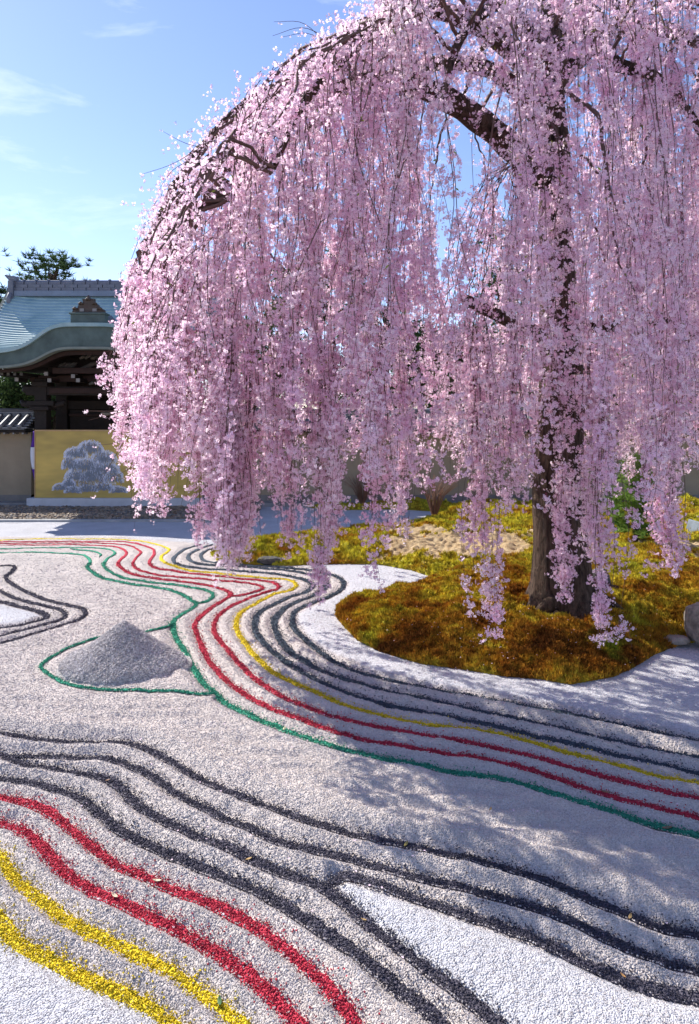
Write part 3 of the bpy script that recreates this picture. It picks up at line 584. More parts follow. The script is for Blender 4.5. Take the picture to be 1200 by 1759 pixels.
# left skirt: the long curtain over the gate
for i in range(27):
    py_t = random.uniform(340, 640); px = random.uniform(195, 330); 
    if px < 285-(py_t-340)*.34: px = 285-(py_t-340)*.33+random.uniform(0, 30)
    Y = random.uniform(6.1, 7.6); t_ = at(px, py_t, Y); pb = 720+random.uniform(0, 190)*(px > 235)+random.uniform(-30, 20)
    b = at(px, pb, Y); add_bundle(t_.x, t_.y, t_.z, b.z, 7, .09, (-.93, -.35))

# front curtains to the right of the trunk and over the middle
for i in range(15):
    u = random.choice((random.uniform(.24, .58), random.uniform(.24, .58), random.uniform(-.2, .12))); Y = random.uniform(5.2, 6.6); zt = random.uniform(3.0, 6.3)
    add_bundle(u*Y, Y, zt, random.uniform(1.3, 2.6), random.randint(4, 7), .11, (.2, -.9))
for i in range(16):
    u = random.uniform(.12, .25); Y = random.uniform(6.2, 9.0); add_bundle(u*Y, Y, random.uniform(2.9, 3.7), random.uniform(1.2, 2.0), random.randint(3, 6), .11, (-.5, -.6), 1.0, .005)
# twigs mesh
vs, fs = [], []; nv = 0
def fast_tube(pts, r0, r1):
    global nv
    m_ = len(pts); t_ = np.gradient(pts, axis=0); t_ /= np.linalg.norm(t_, axis=1)[:, None]+1e-9
    a = np.cross(t_, [0.3, .9, .1]); a /= np.linalg.norm(a, axis=1)[:, None]+1e-9; b = np.cross(t_, a); r = np.linspace(r0, r1, m_)[:, None]
    ring = [pts+r*(a*math.cos(k)+b*math.sin(k)) for k in (0, 2.094, 4.189)]
    vs.append(np.stack(ring, 1).reshape(-1, 3)); I_ = np.arange(m_*3).reshape(m_, 3)+nv
    fs.append(np.stack([I_[:-1], np.roll(I_, -1, 1)[:-1], np.roll(I_, -1, 1)[1:], I_[1:]], -1).reshape(-1, 4)); nv += m_*3
# keep every shoot inside the crown's outline: falling shoots lean in on their limb
SILY = [-400, 15, 40, 105, 200, 255, 340, 420, 480, 600, 690, 745, 800, 900, 1400]; SILX = [700, 650, 600, 475, 375, 325, 262, 225, 190, 175, 158, 190, 205, 222, 290]
kept = []
for pts, dens in strands:
    px = 600+FOC*pts[:, 0]/pts[:, 1]; py = HOR-FOC*(pts[:, 2]-EYE)/pts[:, 1]
    v = (np.interp(py, SILY, SILX)+26*np.abs(np.sin(py/62+.6))-8-px); m_ = v.max()
    if m_ > 260: continue
    if m_ > 0: pts = pts+np.array([(m_+random.uniform(0, 60)-8)*pts[:, 1].mean()/FOC, 0, 0])
    kept.append((pts, dens))
strands = kept
BP, BR, BS, BD = [], [], [], []
for pts, dens in strands:
    fast_tube(pts, .0034+.0035*random.random()**3, .0012)
    seg = np.linalg.norm(np.diff(pts, axis=0), axis=1); L_ = np.r_[0, np.cumsum(seg)]; tot = L_[-1]
    nc_ = int(tot/.090*dens)+1; q0 = rng.uniform(0, tot, nc_); q0 = q0[rng.uniform(size=nc_) < .72+.42*np.sin(q0*3.1+rng.uniform(0, 6.28))]; q = np.clip(np.repeat(q0, rng.integers(2, 7, len(q0))), 0, tot); q = np.clip(q+rng.normal(0, .016, len(q)), 0, tot); n = len(q)
    c = np.stack([np.interp(q, L_, pts[:, k]) for k in range(3)], 1)
    off = rng.normal(0, .024, (n, 3)); off[:, 2] -= .01
    BP.append(c+off); BR.append(np.column_stack([rng.uniform(-.7, .7, (n, 2)), rng.uniform(0, 6.28, n)])); BS.append(rng.uniform(.75, 1.2, n))
    # short side shoots
    for k in range(int(tot/.5)):
        i = random.randint(1, len(pts)-2); a = random.uniform(0, 6.28); L2 = random.uniform(.08, .35); e = [pts[i]+np.array([math.cos(a)*L2*.35*f**.6, math.sin(a)*L2*.35*f**.6, -L2*f*f+.02*f]) for f in (0, .33, .66, 1)]
        e = np.array(e); fast_tube(e, .0022, .001)
        m_ = int(L2/.035)+1; ff = rng.uniform(0.1, 1, m_); cc = np.stack([np.interp(ff, (0, .33, .66, 1), e[:, k2]) for k2 in range(3)], 1)
        BP.append(cc+rng.normal(0, .02, (m_, 3))); BR.append(np.column_stack([rng.uniform(-.7, .7, (m_, 2)), rng.uniform(0, 6.28, m_)])); BS.append(rng.uniform(.7, 1.1, m_))
for pts, r in feeders:
    p = spline([tuple(a) for a in pts], .1)
    px = 600+FOC*p[:, 0]/p[:, 1]; py = HOR-FOC*(p[:, 2]-EYE)/p[:, 1]; v = np.clip(np.interp(py, SILY, SILX)+random.uniform(8, 95)-px, 0, None); p = p+np.column_stack([v*p[:, 1]/FOC, 0*v, 0*v])

    if len(p) < 4: continue
    fast_tube(p+rng.normal(0, .012, p.shape), r, .006)
    n = int(len(p)*.1/.03); j = rng.integers(len(p)//3, len(p), n); BP.append(p[j]+rng.normal(0, .06, (n, 3))); BR.append(np.column_stack([rng.uniform(-.7, .7, (n, 2)), rng.uniform(0, 6.28, n)])); BS.append(rng.uniform(.8, 1.2, n))
# blossom sleeves along the tops of the limbs
for pl_, r0, r1 in MAIN[:10]:
    n = int(len(pl_)*.12/.0052); j = rng.integers(2, len(pl_), n); BP.append(pl_[j]+rng.normal(0, .13, (n, 3))+np.array([0, 0, .03])); BR.append(np.column_stack([rng.uniform(-.8, .8, (n, 2)), rng.uniform(0, 6.28, n)])); BS.append(rng.uniform(.8, 1.2, n))
# bare long shoots poking out of the crown
for a, b, c_ in ((at(560, 75, 7.0), at(520, 40, 6.9), at(470, 38, 6.8)), (at(570, 70, 7.0), at(520, 48, 6.9), at(468, 62, 6.8)), (at(575, 85, 7.), at(530, 58, 7), at(485, 64, 6.9)), (at(365, 240, 6.7), at(300, 280, 6.6), at(243, 300, 6.5)), (at(350, 255, 6.7), at(315, 245, 6.6), at(280, 226, 6.5)), (at(340, 270, 6.7), at(300, 290, 6.6), at(275, 322, 6.5)), (at(245, 690, 6.2), at(205, 705, 6.1), at(146, 706, 6.0)), (at(240, 700, 6.2), at(190, 712, 6.1), at(152, 722, 6.)), (at(1120, 50, 7.0), at(1150, 30, 6.9), at(1180, 8, 6.8)), (at(250, 730, 6.2), at(200, 760, 6.1), at(150, 765, 6.)), (at(270, 690, 6.2), at(230, 730, 6.1), at(160, 850, 6.)), (at(260, 730, 6.2), at(240, 790, 6.1), at(195, 820, 6.))):
    p = spline([tuple(a), tuple(b), tuple(c_)], .06); fast_tube(p, .0045, .0018)
    j = rng.integers(0, len(p), 4); BP.append(p[j]+rng.normal(0, .01, (4, 3))); BR.append(rng.uniform(-.5, .5, (4, 3))); BS.append(rng.uniform(.5, .8, 4))
tw = meobj('hanging_twigs', npmesh('hanging_twigs', np.concatenate(vs), np.concatenate(fs), M_twig, True), cherry); tw['kind'] = 'stuff'
BP, BR, BS = np.concatenate(BP), np.concatenate(BR), np.concatenate(BS)

def petal_mat(name, c1, c2):
    m = bpy.data.materials.new(name); m.use_nodes = True; t = m.node_tree; N = t.nodes; L = t.links; N.clear()
    out = N.new('ShaderNodeOutputMaterial'); d = N.new('ShaderNodeBsdfDiffuse'); tr = N.new('ShaderNodeBsdfTranslucent'); mx_ = N.new('ShaderNodeMixShader'); mx_.inputs[0].default_value = .56
    oi = N.new('ShaderNodeObjectInfo'); geo = N.new('ShaderNodeNewGeometry'); nz_ = N.new('ShaderNodeTexNoise'); nz_.inputs['Scale'].default_value = 1.4; nz_.inputs['Detail'].default_value = 3; L.new(geo.outputs['Position'], nz_.inputs['Vector'])
    ad = N.new('ShaderNodeMath'); ad.operation = 'MULTIPLY_ADD'; ad.inputs[1].default_value = .45; L.new(oi.outputs['Random'], ad.inputs[0]); 
    sb = N.new('ShaderNodeMath'); sb.operation = 'MULTIPLY_ADD'; sb.inputs[1].default_value = 1.6; sb.inputs[2].default_value = -.55; L.new(nz_.outputs['Fac'], sb.inputs[0]); L.new(sb.outputs[0], ad.inputs[2])
    mc = N.new('ShaderNodeMixRGB'); mc.inputs['Color1'].default_value = (*c1, 1); mc.inputs['Color2'].default_value = (*c2, 1); L.new(ad.outputs[0], mc.inputs['Fac']); ad.use_clamp = True
    L.new(mc.outputs[0], d.inputs['Color']); L.new(mc.outputs[0], tr.inputs['Color']); L.new(d.outputs[0], mx_.inputs[1]); L.new(tr.outputs[0], mx_.inputs[2]); L.new(mx_.outputs[0], out.inputs[0]); return m
MP = petal_mat('petal', (.94, .65, .82), (.98, .89, .93))
MPc = mat('calyx', (.28, .05, .09), .7)
def flower(vs, fs, mi, c, nrm, s):
    nrm = nrm/np.linalg.norm(nrm); a = np.cross(nrm, rng.normal(size=3)); a /= np.linalg.norm(a); b = np.cross(nrm, a)
    for k in range(5):
        t0 = k*2*math.pi/5+rng.uniform(-.15, .15); d = a*math.cos(t0)+b*math.sin(t0); e = -a*math.sin(t0)+b*math.cos(t0); cup = rng.uniform(.15, .6)
        n0 = len(vs); vs += [c+d*.1*s, c+d*.62*s+e*.40*s+nrm*cup*.30*s, c+d*.98*s+nrm*cup*.45*s, c+d*.62*s-e*.40*s+nrm*cup*.30*s]; fs.append((n0, n0+1, n0+2, n0+3)); mi.append(0)
bsrc = []
for kk in range(8):
    vs2, fs2, mi = [], [], []
    for j in range(rng.integers(3, 6)):
        a = rng.uniform(0, 6.28); tip = np.array([math.cos(a)*rng.uniform(.006, .028), math.sin(a)*rng.uniform(.006, .028), -rng.uniform(.008, .045)])
        nr = np.array([math.cos(a)*.9, math.sin(a)*.9, -rng.uniform(.1, 1.2)]); flower(vs2, fs2, mi, tip, nr, rng.uniform(.0115, .0155))
        n0 = len(vs2); w_ = .0007; vs2 += [np.array([w_, 0, 0]), np.array([-w_, 0, 0]), tip+np.array([-w_, 0, 0]), tip+np.array([w_, 0, 0])]; fs2.append((n0, n0+1, n0+2, n0+3)); mi.append(1)
        # calyx
        n0 = len(vs2); q = -nr/np.linalg.norm(nr)*.005; vs2 += [tip+q, tip+np.array([.0022, 0, 0]), tip+np.array([0, .0022, .001]), tip+np.array([-.0022, 0, 0])]; fs2.append((n0, n0+1, n0+2, n0+3)); mi.append(1)
    me = npmesh('blossom', vs2, fs2, MP); me.materials.append(MPc); me.polygons.foreach_set('material_index', mi); bsrc.append(bpy.data.objects.new('blossom', me))
bl = scatter('blossoms', BP, BR, BS*1.02, bsrc, cherry); bl['kind'] = 'stuff'
# a few young leaves
M_leafy = mat('young leaf', (.30, .36, .05), .7, .3, 3)
sel = rng.choice(len(BP), 2600, replace=False)
Vl, Fl = [], []
for i in sel:
    c = BP[i]; d = rng.normal(size=3); d[2] = abs(d[2]); d /= np.linalg.norm(d); s_ = np.cross(d, rng.normal(size=3)); s_ /= np.linalg.norm(s_); n0 = len(Vl); Vl += [c, c+d*.02+s_*.007, c+d*.045, c+d*.02-s_*.007]; Fl.append((n0, n0+1, n0+2, n0+3))
yl = meobj('young_leaves', npmesh('young_leaves', Vl, Fl, M_leafy), cherry); yl['kind'] = 'stuff'
print('strands', len(strands), 'blossom clusters', len(BP))

#PART2
# ------------------------------------------------------------------ drainage bed of pebbles before the wall
M_peb = [mat('brown pebble', (.30, .22, .15), .8, .4, 3), mat('tan pebble', (.42, .33, .24), .8, .4, 3), mat('grey pebble', (.22, .20, .18), .8, .4, 3)]
psrc = [source('pebble', OCT_V*(1+.35*rng.uniform(-1, 1, (6, 3)))*np.array([1.3, .9, .6]), OCT_F, M_peb[k % 3]) for k in range(6)]
n = 15000; Xp = rng.uniform(-12.5, -2.2, n); Yp = rng.uniform(14.75, 16.95, n)
pe = scatter('pebble_bed', np.column_stack([Xp, Yp, -.03+.03*smooth((Yp-14.75)/.4)+rng.uniform(0, .05, n)]), np.column_stack([rng.uniform(-.6, .6, (n, 2)), rng.uniform(0, 6.28, n)]), rng.uniform(.03, .062, n), psrc)
setp(pe, kind='stuff', label='brown pebbles filling the strip in front of the wall and gate')
mb = MB(); mb.box(-14, -2.1, 14.74, 16.98, -.06, -.012); setp(mb.build('pebble_strip', mat('strip soil', (.10, .08, .06), .95)), kind='structure', label='strip of soil under the pebbles')
mb = MB(); mb.box(-40, -9.0, 16.98, 18.6, -.04, .10); mb.box(-8.98, 16, 17.1, 18.6, -.04, .10); setp(mb.build('stone_footing', mat('footing stone', (.30, .29, .28), .9, .3, 3)), kind='structure', label='low stone footing below the wall')
mb = MB(); mb.box(-14, -2.0, 14.60, 14.735, -.03, .045); setp(mb.build('stone_kerb', mat('kerb stone', (.40, .40, .39), .9, .25, 3), bevel=.01), kind='structure', label='narrow stone kerb between pebbles and sand')

# ------------------------------------------------------------------ earthen walls with tiled caps
M_plaster = mat('earthen plaster', (.36, .29, .20), .95, .22, 1.2, bump=.25, bscale=60)
M_tile = mat('grey roof tile', (.19, .195, .21), .45, .35, 5, spec=.5)
M_tiled = mat('dark roof tile', (.10, .105, .12), .5, .3, 5, spec=.5)
M_wood = mat('aged dark wood', (.022, .015, .012), .7, .45, 8, bump=.3, bscale=30)
M_woodr = mat('red brown wood', (.040, .019, .015), .7, .4, 8)
M_white = mat('white painted end', (.28, .27, .26), .8, .1, 10)
WT = 1.86
def wall(x0, x1, label, yb=17.5):
    w = empty('earthen_wall', (x0, yb, .1)); setp(w, label, 'wall', 'earthen garden walls')
    b = MB(); b.box(x0, x1, yb, yb+.42, .10, WT); b.build('plaster', M_plaster, w)
    b = MB(); b.box(x0, x1, yb-.02, yb+.44, .102, .26); b.build('base_board', mat('base stone', (.24, .22, .20), .9, .3, 3), w)
    b = MB(); b.box(x0, x1, yb-.34, yb+.76, WT+.002, WT+.07)
    b.build('eave_board', M_wood, w)
    # sloping bed of pan tiles on both sides
    b = MB()
    for s_ in (-1, 1):
        ye = yb+.21+s_*.60; yr = yb+.21
        vs_ = [(x0, ye, WT+.075), (x1, ye, WT+.075), (x1, yr, WT+.40), (x0, yr, WT+.40), (x0, ye, WT+.115), (x1, ye, WT+.115), (x1, yr, WT+.44), (x0, yr, WT+.44)]
        b.add(vs_, [(0, 1, 2, 3), (4, 7, 6, 5), (0, 4, 5, 1), (3, 2, 6, 7), (0, 3, 7, 4), (1, 5, 6, 2)])
    b.build('tile_bed', M_tiled, w)
    n = int((x1-x0)/.235); b = MB(); b.tube([(0, -.63, .0), (0, -.60, .012), (0, -.3, .17), (0, -.05, .31)], [.058, .058, .055, .052], 10); rt0 = None
    b2 = MB()
    for k in range(5): b2.box(-.07, .07, -.62+.11*k, -.50+.11*k, .045*0+.060*k-.028, .062*k+.006)
    me2 = None; tb = bpy.data.meshes.new('roof_tile'); tb.from_pydata(b.v, [], b.f); tb.polygons.foreach_set('use_smooth', b.sm); tb.materials.append(M_tile)
    pm = bpy.data.meshes.new('pan_tile'); pm.from_pydata(b2.v, [], b2.f); pm.materials.append(M_tile)
    rf = MB(); rf.box(-.02, .02, -.56, -.30, -.115, -.075); rm = bpy.data.meshes.new('rafter_end'); rm.from_pydata(rf.v, [], rf.f); rm.materials.append(M_white)
    for k in range(n):
        xx = x0+.12+k*.235
        if not (-10.5 < xx < 12): continue
        for nm, me_, dx, zz in (('roof_tile', tb, 0, WT+.15), ('pan_tile', pm, .117, WT+.135), ('rafter_end', rm, .06, WT+.075)):
            o_ = link(bpy.data.objects.new(nm, me_), w); o_.location = (xx+dx, yb+.21, zz)
            o_.parent = w; o_.matrix_parent_inverse = w.matrix_basis.inverted()
    b = MB()
    for k in range(3): b.box(x0, x1, yb+.21-.11+.012*k, yb+.21+.11-.012*k, WT+.40+.045*k, WT+.438+.045*k)
    b.build('ridge_course', M_tile, w)
    b = MB(); b.tube([(x0, yb+.21, WT+.56), (x1, yb+.21, WT+.56)], .062, 12); b.build('ridge_cap', M_tile, w)
    return w
wall(-34, -8.15, 'brown earthen wall with grey tiled cap left of the gate')
wall(-3.75, 15, 'brown earthen wall with tiled cap behind the cherry tree')

# second small tiled roof peeping over the left wall
o = empty('outbuilding', (-13.2, 22, 0)); setp(o, 'low outbuilding with blue grey tiled roof behind the left wall', 'building')
b = MB(); b.box(-17, -11.6, 21.2, 24, 0, 2.3); b.build('wall', M_plaster, o)
b = MB(); b.tube([(-16.5, 22.6, 3.02), (-11.3, 22.6, 3.02)], .11, 10); b.build('ridge', M_tile, o)
b = MB(); b.add([(-17.4, 20.8, 2.3), (-10.9, 20.8, 2.3), (-11.3, 22.6, 2.95), (-17.4, 22.6, 2.95), (-10.9, 24.4, 2.3), (-17.4, 24.4, 2.3)], [(0, 1, 2, 3), (3, 2, 4, 5), (1, 4, 2), (0, 5, 4, 1)]); b.build('roof', M_tiled, o)
b = MB()
for k in range(24): x_ = -17.2+.26*k; b.tube([(x_, 20.75, 2.34), (x_+.02, 22.5, 2.98)], .05, 8)
o_ = b.build('tile_rows', M_tile, o)

# ------------------------------------------------------------------ gate with undulating gable
GX, YF, YR = -6.14, 16.0, 18.5
M_cop = mat('verdigris roof', (.37, .49, .49), .6, .3, 2.2, col2=(.22, .345, .365), bump=.15, bscale=50, spec=.4)
M_fas = mat('weathered copper fascia', (.105, .15, .14), .7, col2=(.06, .085, .078), scale=2.5, spec=.3)
M_rtile = mat('blue grey ridge tile', (.17, .175, .21), .5, .3, 4, spec=.5)
gate = empty('temple_gate', (GX, 17.8, 0)); setp(gate, 'dark wooden temple gate with curved verdigris roof at left', 'gate')
def kb(x): return 1/(1+(abs(x)/1.2)**5.2)
def flare(x): return .12*max(0, (abs(x)-1.9)/1.2)**2
def ze(x): return 3.70+.66*kb(x)+flare(x)
def zroof(x, v):
    main = 3.70+1.90*(1-v)**1.62+flare(x)
    k_ = 3.70+(.66+.03*(1-v))*kb(x)+.10*(1-v)
    d = 12; return math.log(math.exp(d*(main-4))+math.exp(d*(k_-4))-(math.exp(d*(3.7-4)) if False else 0))/d+4 if v < 1 else ze(x)
NXR, NC = 96, 30; xs_ = np.linspace(-3.05, 3.05, NXR)
for sgn, nm in ((1, 'front'), (-1, 'back')):
    vs_, fs_2 = [], []
    for c_ in range(NC):
        for e_ in (0, 1):
            v = min(1, (c_+e_)/NC)
            for x in xs_:
                xv = x*(1-.03*v) if False else x
                z = (zroof(x, v) if sgn == 1 else 3.7+1.90*(1-v)**1.62+flare(x)); 
                if sgn == 1 and v > .97: z = (zroof(x, .97)*(1-(v-.97)/.03)+(ze(x)+.05)*(v-.97)/.03)
                vs_.append((GX+xv, YR-sgn*(YR-YF)*v, z+(.028 if e_ else 0)))
    for r_i in range(NC*2-1):
        for k in range(NXR-1):
            a = r_i*NXR+k; q = (a, a+1, a+1+NXR, a+NXR); fs_2.append(q if sgn == -1 else q[::-1])
    me = npmesh('roof_shingles', vs_, fs_2, M_cop, False); meobj('roof_shingles', me, gate)
# fascia along the undulating eave: solid strip
def strip(name, zt_, zb_, y0, y1, m, n=90, x0=-3.08, x1=3.08):
    vs_, fs_2 = [], []
    for x in np.linspace(x0, x1, n):
        a, b_ = zt_(x), zb_(x); vs_ += [(GX+x, y0, a), (GX+x, y1, a), (GX+x, y1, b_), (GX+x, y0, b_)]
    for k in range(n-1):
        for j in range(4): p_, q_ = k*4+j, k*4+(j+1) % 4; fs_2.append((p_, q_, q_+4, p_+4))
    me = npmesh(name, vs_, fs_2, m, False); me.polygons.foreach_set('use_smooth', [False]*len(fs_2)); return meobj(name, me, gate)
def zbot(x): return 3.40+.47*(1/(1+(abs(x)/1.12)**5))+flare(x)
strip('roof_rim', lambda x: ze(x)+.085, lambda x: ze(x)+.0, YF-.10, YF+.30, M_cop)
strip('curved_fascia', lambda x: ze(x)-.002, zbot, YF-.03, YF+.14, M_fas)
strip('fascia_lip', lambda x: zbot(x)+.022, lambda x: zbot(x)-.035, YF-.06, YF+.17, mat('lip copper', (.20, .23, .20), .6, .3, 3))
strip('bargeboard', lambda x: zbot(x)-.04, lambda x: zbot(x)-.11-.03*kb(x), YF+.22, YF+.32, M_woodr, x0=-2.9, x1=2.9)
# soffit
strip('soffit', lambda x: zbot(x)+.06, lambda x: zbot(x)+.02, YF+.18, 18.6, M_wood, x0=-2.95, x1=2.95)
# far eave soffit, verge boards
for s_ in (-1, 1):
    vs_, fs_2 = [], []; L_ = 24
    for i in range(L_+1):
        v = i/L_; y_ = YR-(YR-YF)*v; z = 3.72+1.88*(1-v)**1.62+.10
        for (dx, dz) in ((0, .02), (.09, .02), (.09, -.24), (0, -.24)): vs_.append((GX+s_*(3.02+dx), y_, z+dz))
    for i in range(L_):
        for j in range(4): p_, q_ = i*4+j, i*4+(j+1) % 4; fs_2.append((p_, q_, q_+4, p_+4))
    meobj('verge_board', npmesh('verge_board', vs_, fs_2, M_fas), gate)
# ridge: courses, caps, end tile
b = MB(); b.box(GX-2.85, GX+2.85, YR-.20, YR+.20, 5.50, 5.64); b.build('ridge_base', mat('ridge base', (.22, .26, .33), .5, .2, 5), gate)
for lvl, (z0, z1, hw) in enumerate(((5.645, 5.73, .15), (5.735, 5.82, .14))):
    b = MB(); b.box(-.158, .158, -hw, hw, 0, z1-z0); me = bpy.data.meshes.new('ridge_tile'); me.from_pydata(b.v, [], b.f); me.materials.append(M_rtile)
    for k in range(17):
        o_ = link(bpy.data.objects.new('ridge_tile', me), gate); o_.location = (GX-2.68+.335*k+(.1 if lvl else 0)-.1, YR+.003*(k % 2), z0)
b = MB(); b.tube([(-.15, 0, 0), (.13, 0, 0)], .10, 10); b.tube([(.13, 0, .005), (.165, 0, .005)], .125, 10); me = bpy.data.meshes.new('cap_tile'); me.from_pydata(b.v, [], b.f); me.materials.append(M_rtile)
for k in range(18):
    o_ = link(bpy.data.objects.new('cap_tile', me), gate); o_.location = (GX-2.80+.33*k, YR, 5.86)
for s_ in (-1, 1):
    b = MB(); x_ = GX+s_*2.93; b.box(x_-.07, x_+.07, YR-.24, YR+.24, 5.20, 5.90); b.box(x_-.09, x_+.09, YR-.17, YR+.17, 5.90, 5.99)
    b.tube([(x_, YR-.30, 5.25), (x_, YR-.33, 5.42), (x_, YR-.24, 5.55)], .06, 8); b.tube([(x_-s_*.1, YR, 5.99), (x_+s_*.15, YR, 6.03), (x_+s_*.25, YR, 6.10)], [.07, .06, .03], 8)
    b.build('ridge_end_tile', M_rtile, gate, .01)
# ornament box over the gable centre with its own short ridge
b = MB(); b.box(GX-.38, GX+.42, YF-.04, YF+.22, 4.43, 4.65); b.box(GX-.41, GX+.45, YF-.07, YF+.25, 4.65, 4.69); b.build('ornament_base', M_fas, gate, .01)
M_orn = mat('dark bronze ornament', (.10, .075, .06), .6, .4, 12)
b = MB()
prof = [(-.38, 0), (-.36, .08), (-.26, .10), (-.22, .20), (-.12, .22), (-.14, .33), (-.04, .33), (0, .42), (.04, .33), (.14, .33), (.12, .22), (.22, .20), (.26, .10), (.36, .08), (.38, 0)]
n_ = len(prof); b.add([(GX+.02+x_, YF+.0, 4.69+z_) for x_, z_ in prof]+[(GX+.02+x_, YF+.12, 4.69+z_) for x_, z_ in prof], [tuple(range(n_))[::-1], tuple(range(n_, 2*n_))]+[(k, (k+1) % n_, (k+1) % n_+n_, k+n_) for k in range(n_)])
for (x_, z_) in ((-.28, .08), (.30, .08), (-.14, .20), (.18, .20), (.02, .30)):
    b.tube([(GX+x_-.05, YF-.02, 4.69+z_), (GX+x_, YF-.04, 4.69+z_+.035), (GX+x_+.05, YF-.02, 4.69+z_)], .028, 7)
b.build('crest', M_orn, gate)
for x_ in (-.13, .17): 
    b = MB(); b.box(GX+x_-.05, GX+x_+.05, YF-.006, YF+.002, 4.72, 4.79); b.build('crest_panel', M_white, gate)
b = MB(); b.box(GX-.16, GX+.16, YF+.24, YF+1.5, 4.40, 4.70); b.build('short_ridge', M_rtile, gate, .01)
b = MB(); b.box(GX-.22, GX+.22, YF+.24, YF+1.55, 4.36, 4.46); b.build('short_ridge_base', mat('base tile', (.24, .29, .36), .5, .2, 5), gate, .01)
b = MB(); b.tube([(-.14, 0, .0), (-.05, 0, .10), (.05, 0, .10), (.14, 0, 0)], .05, 8); me = bpy.data.meshes.new('cap_tile'); me.from_pydata(b.v, [], b.f); me.materials.append(M_rtile)
for k in range(9):
    o_ = link(bpy.data.objects.new('cap_tile', me), gate); o_.location = (GX, YF+.33+.135*k, 4.70)
# timber frame
def gb(name, x0, x1, y0, y1, z0, z1, m=M_wood, bev=.012):
    b = MB(); b.box(GX+x0, GX+x1, y0, y1, z0, z1); return b.build(name, m, gate, bev)
for s_ in (-1, 1):
    gb('post', s_*1.62-.15, s_*1.62+.15, 17.15, 17.45, .10, 3.22); gb('post', s_*1.62-.15, s_*1.62+.15, 18.4, 18.7, .10, 3.5)
    gb('post_plinth', s_*1.62-.2, s_*1.62+.2, 17.10, 17.50, .04, .16, M_rock)
    gb('bracket', s_*1.62-.24, s_*1.62+.24, 17.06, 17.54, 2.42, 2.52); gb('bracket', s_*1.62-.34, s_*1.62+.34, 17.12, 17.48, 2.53, 2.66)
    gb('bracket', s_*1.62-.20, s_*1.62+.20, 17.08, 17.52, 3.02, 3.14)
    b = MB()
    for dx in (-1, 1): b.tube([(GX+s_*1.62, 17.3, 2.60), (GX+s_*1.62+dx*.3, 17.3, 2.55), (GX+s_*1.62+dx*.50, 17.3, 2.60), (GX+s_*1.62+dx*.56, 17.3, 2.68)], [.10, .10, .085, .04], 10)
    b.build('bracket_nose', M_wood, gate)
    b = MB(); b.tube([(GX+s_*1.62, 17.3, 2.93), (GX+s_*1.95, 17.3, 2.93), (GX+s_*2.06, 17.3, 2.96), (GX+s_*2.12, 17.3, 2.90)], [.13, .13, .12, .05], 10); b.build('beam_nose', M_wood, gate)
    gb('door_leaf', s_*.72-.70, s_*.72+.70, 18.45, 18.52, .25, 2.45)
    for k in range(5): gb('door_rail', s_*.72-.70, s_*.72+.70, 18.40, 18.448, .35+.48*k, .43+.48*k, M_woodr)
gb('main_beam', -2.0, 2.0, 17.17, 17.43, 2.80, 3.02, M_wood); gb('beam_moulding', -1.4, 1.4, 17.12, 17.168, 2.84, 2.98, M_woodr)
gb('upper_beam', -1.9, 1.9, 17.18, 17.42, 3.145, 3.30, M_woodr); gb('lintel', -1.6, 1.6, 18.44, 18.66, 2.46, 2.70)
gb('tie_beam', -1.15, 1.15, 16.75, 16.95, 3.32, 3.46, M_woodr); gb('gable_panel', -1.5, 1.5, 17.30, 17.34, 3.30, 3.75)
gb('nameplate', -.55, -.20, 18.36, 18.40, 2.30, 2.38, mat('pale wood', (.42, .38, .32), .8, .5, 30))
# frog-leg strut and carved panels
b = MB()
for s_ in (-1, 1): b.tube([(GX, 17.1, 3.62), (GX+s_*.28, 17.1, 3.58), (GX+s_*.55, 17.1, 3.44), (GX+s_*.72, 17.1, 3.34)], [.05, .06, .07, .04], 8)
b.build('frog_leg_strut', mat('weathered carving', (.17, .15, .13), .8, .5, 14), gate)
M_carv = mat('weathered carved wood', (.13, .12, .105), .85, .6, 16, bump=.8, bscale=25)
for xa, xb_, za, zb_ in ((-.32, 1.0, 3.05, 3.14), (.1, 1.2, 3.16, 3.30), (-.55, .7, 3.68, 3.80), (-1.05, -.7, 3.42, 3.62)):
    b = MB(); import bmesh
    for k in range(9):
        f = (k+.5)/9; cx_ = GX+xa+(xb_-xa)*f; b.tube([(cx_-.08, 16.98, za+.02), (cx_, 16.95, (za+zb_)/2+.03*math.sin(k*2)), (cx_+.09, 16.98, zb_-.02)], [.03, .045, .02], 6)
    b.build('carving', M_carv, gate)
# bracket arms with whitened ends
for x_, z_ in ((-1.28, 3.30), (-1.20, 3.14), (-.62, 3.24), (-.50, 3.14), (1.28, 3.30), (1.20, 3.14), (.62, 3.24), (.5, 3.14), (-2.0, 3.16), (2.0, 3.16)):
    o_ = gb('bracket_arm', x_-.05, x_+.05, 16.72, 17.2, z_-.04, z_+.06); gb('arm_end', x_-.045, x_+.045, 16.70, 16.718, z_-.035, z_+.055, M_white, 0)
for k in range(9):
    for s_ in (-1, 1):
        x_ = s_*(1.72+.155*k); gb('rafter', x_-.035, x_+.035, YF+.36, 18.4, 3.24+flare(x_), 3.32+flare(x_), M_wood, 0); gb('rafter_end', x_-.034, x_+.034, YF+.35, YF+.358, 3.245+flare(x_), 3.315+flare(x_), M_carv, 0)
gb('threshold', -1.6, 1.6, 18.38, 18.72, .10, .24); gb('back_wall', -1.6, 1.6, 18.75, 18.80, .1, 3.6, mat('dark boards', (.03, .02, .016), .9, .3, 4), 0)

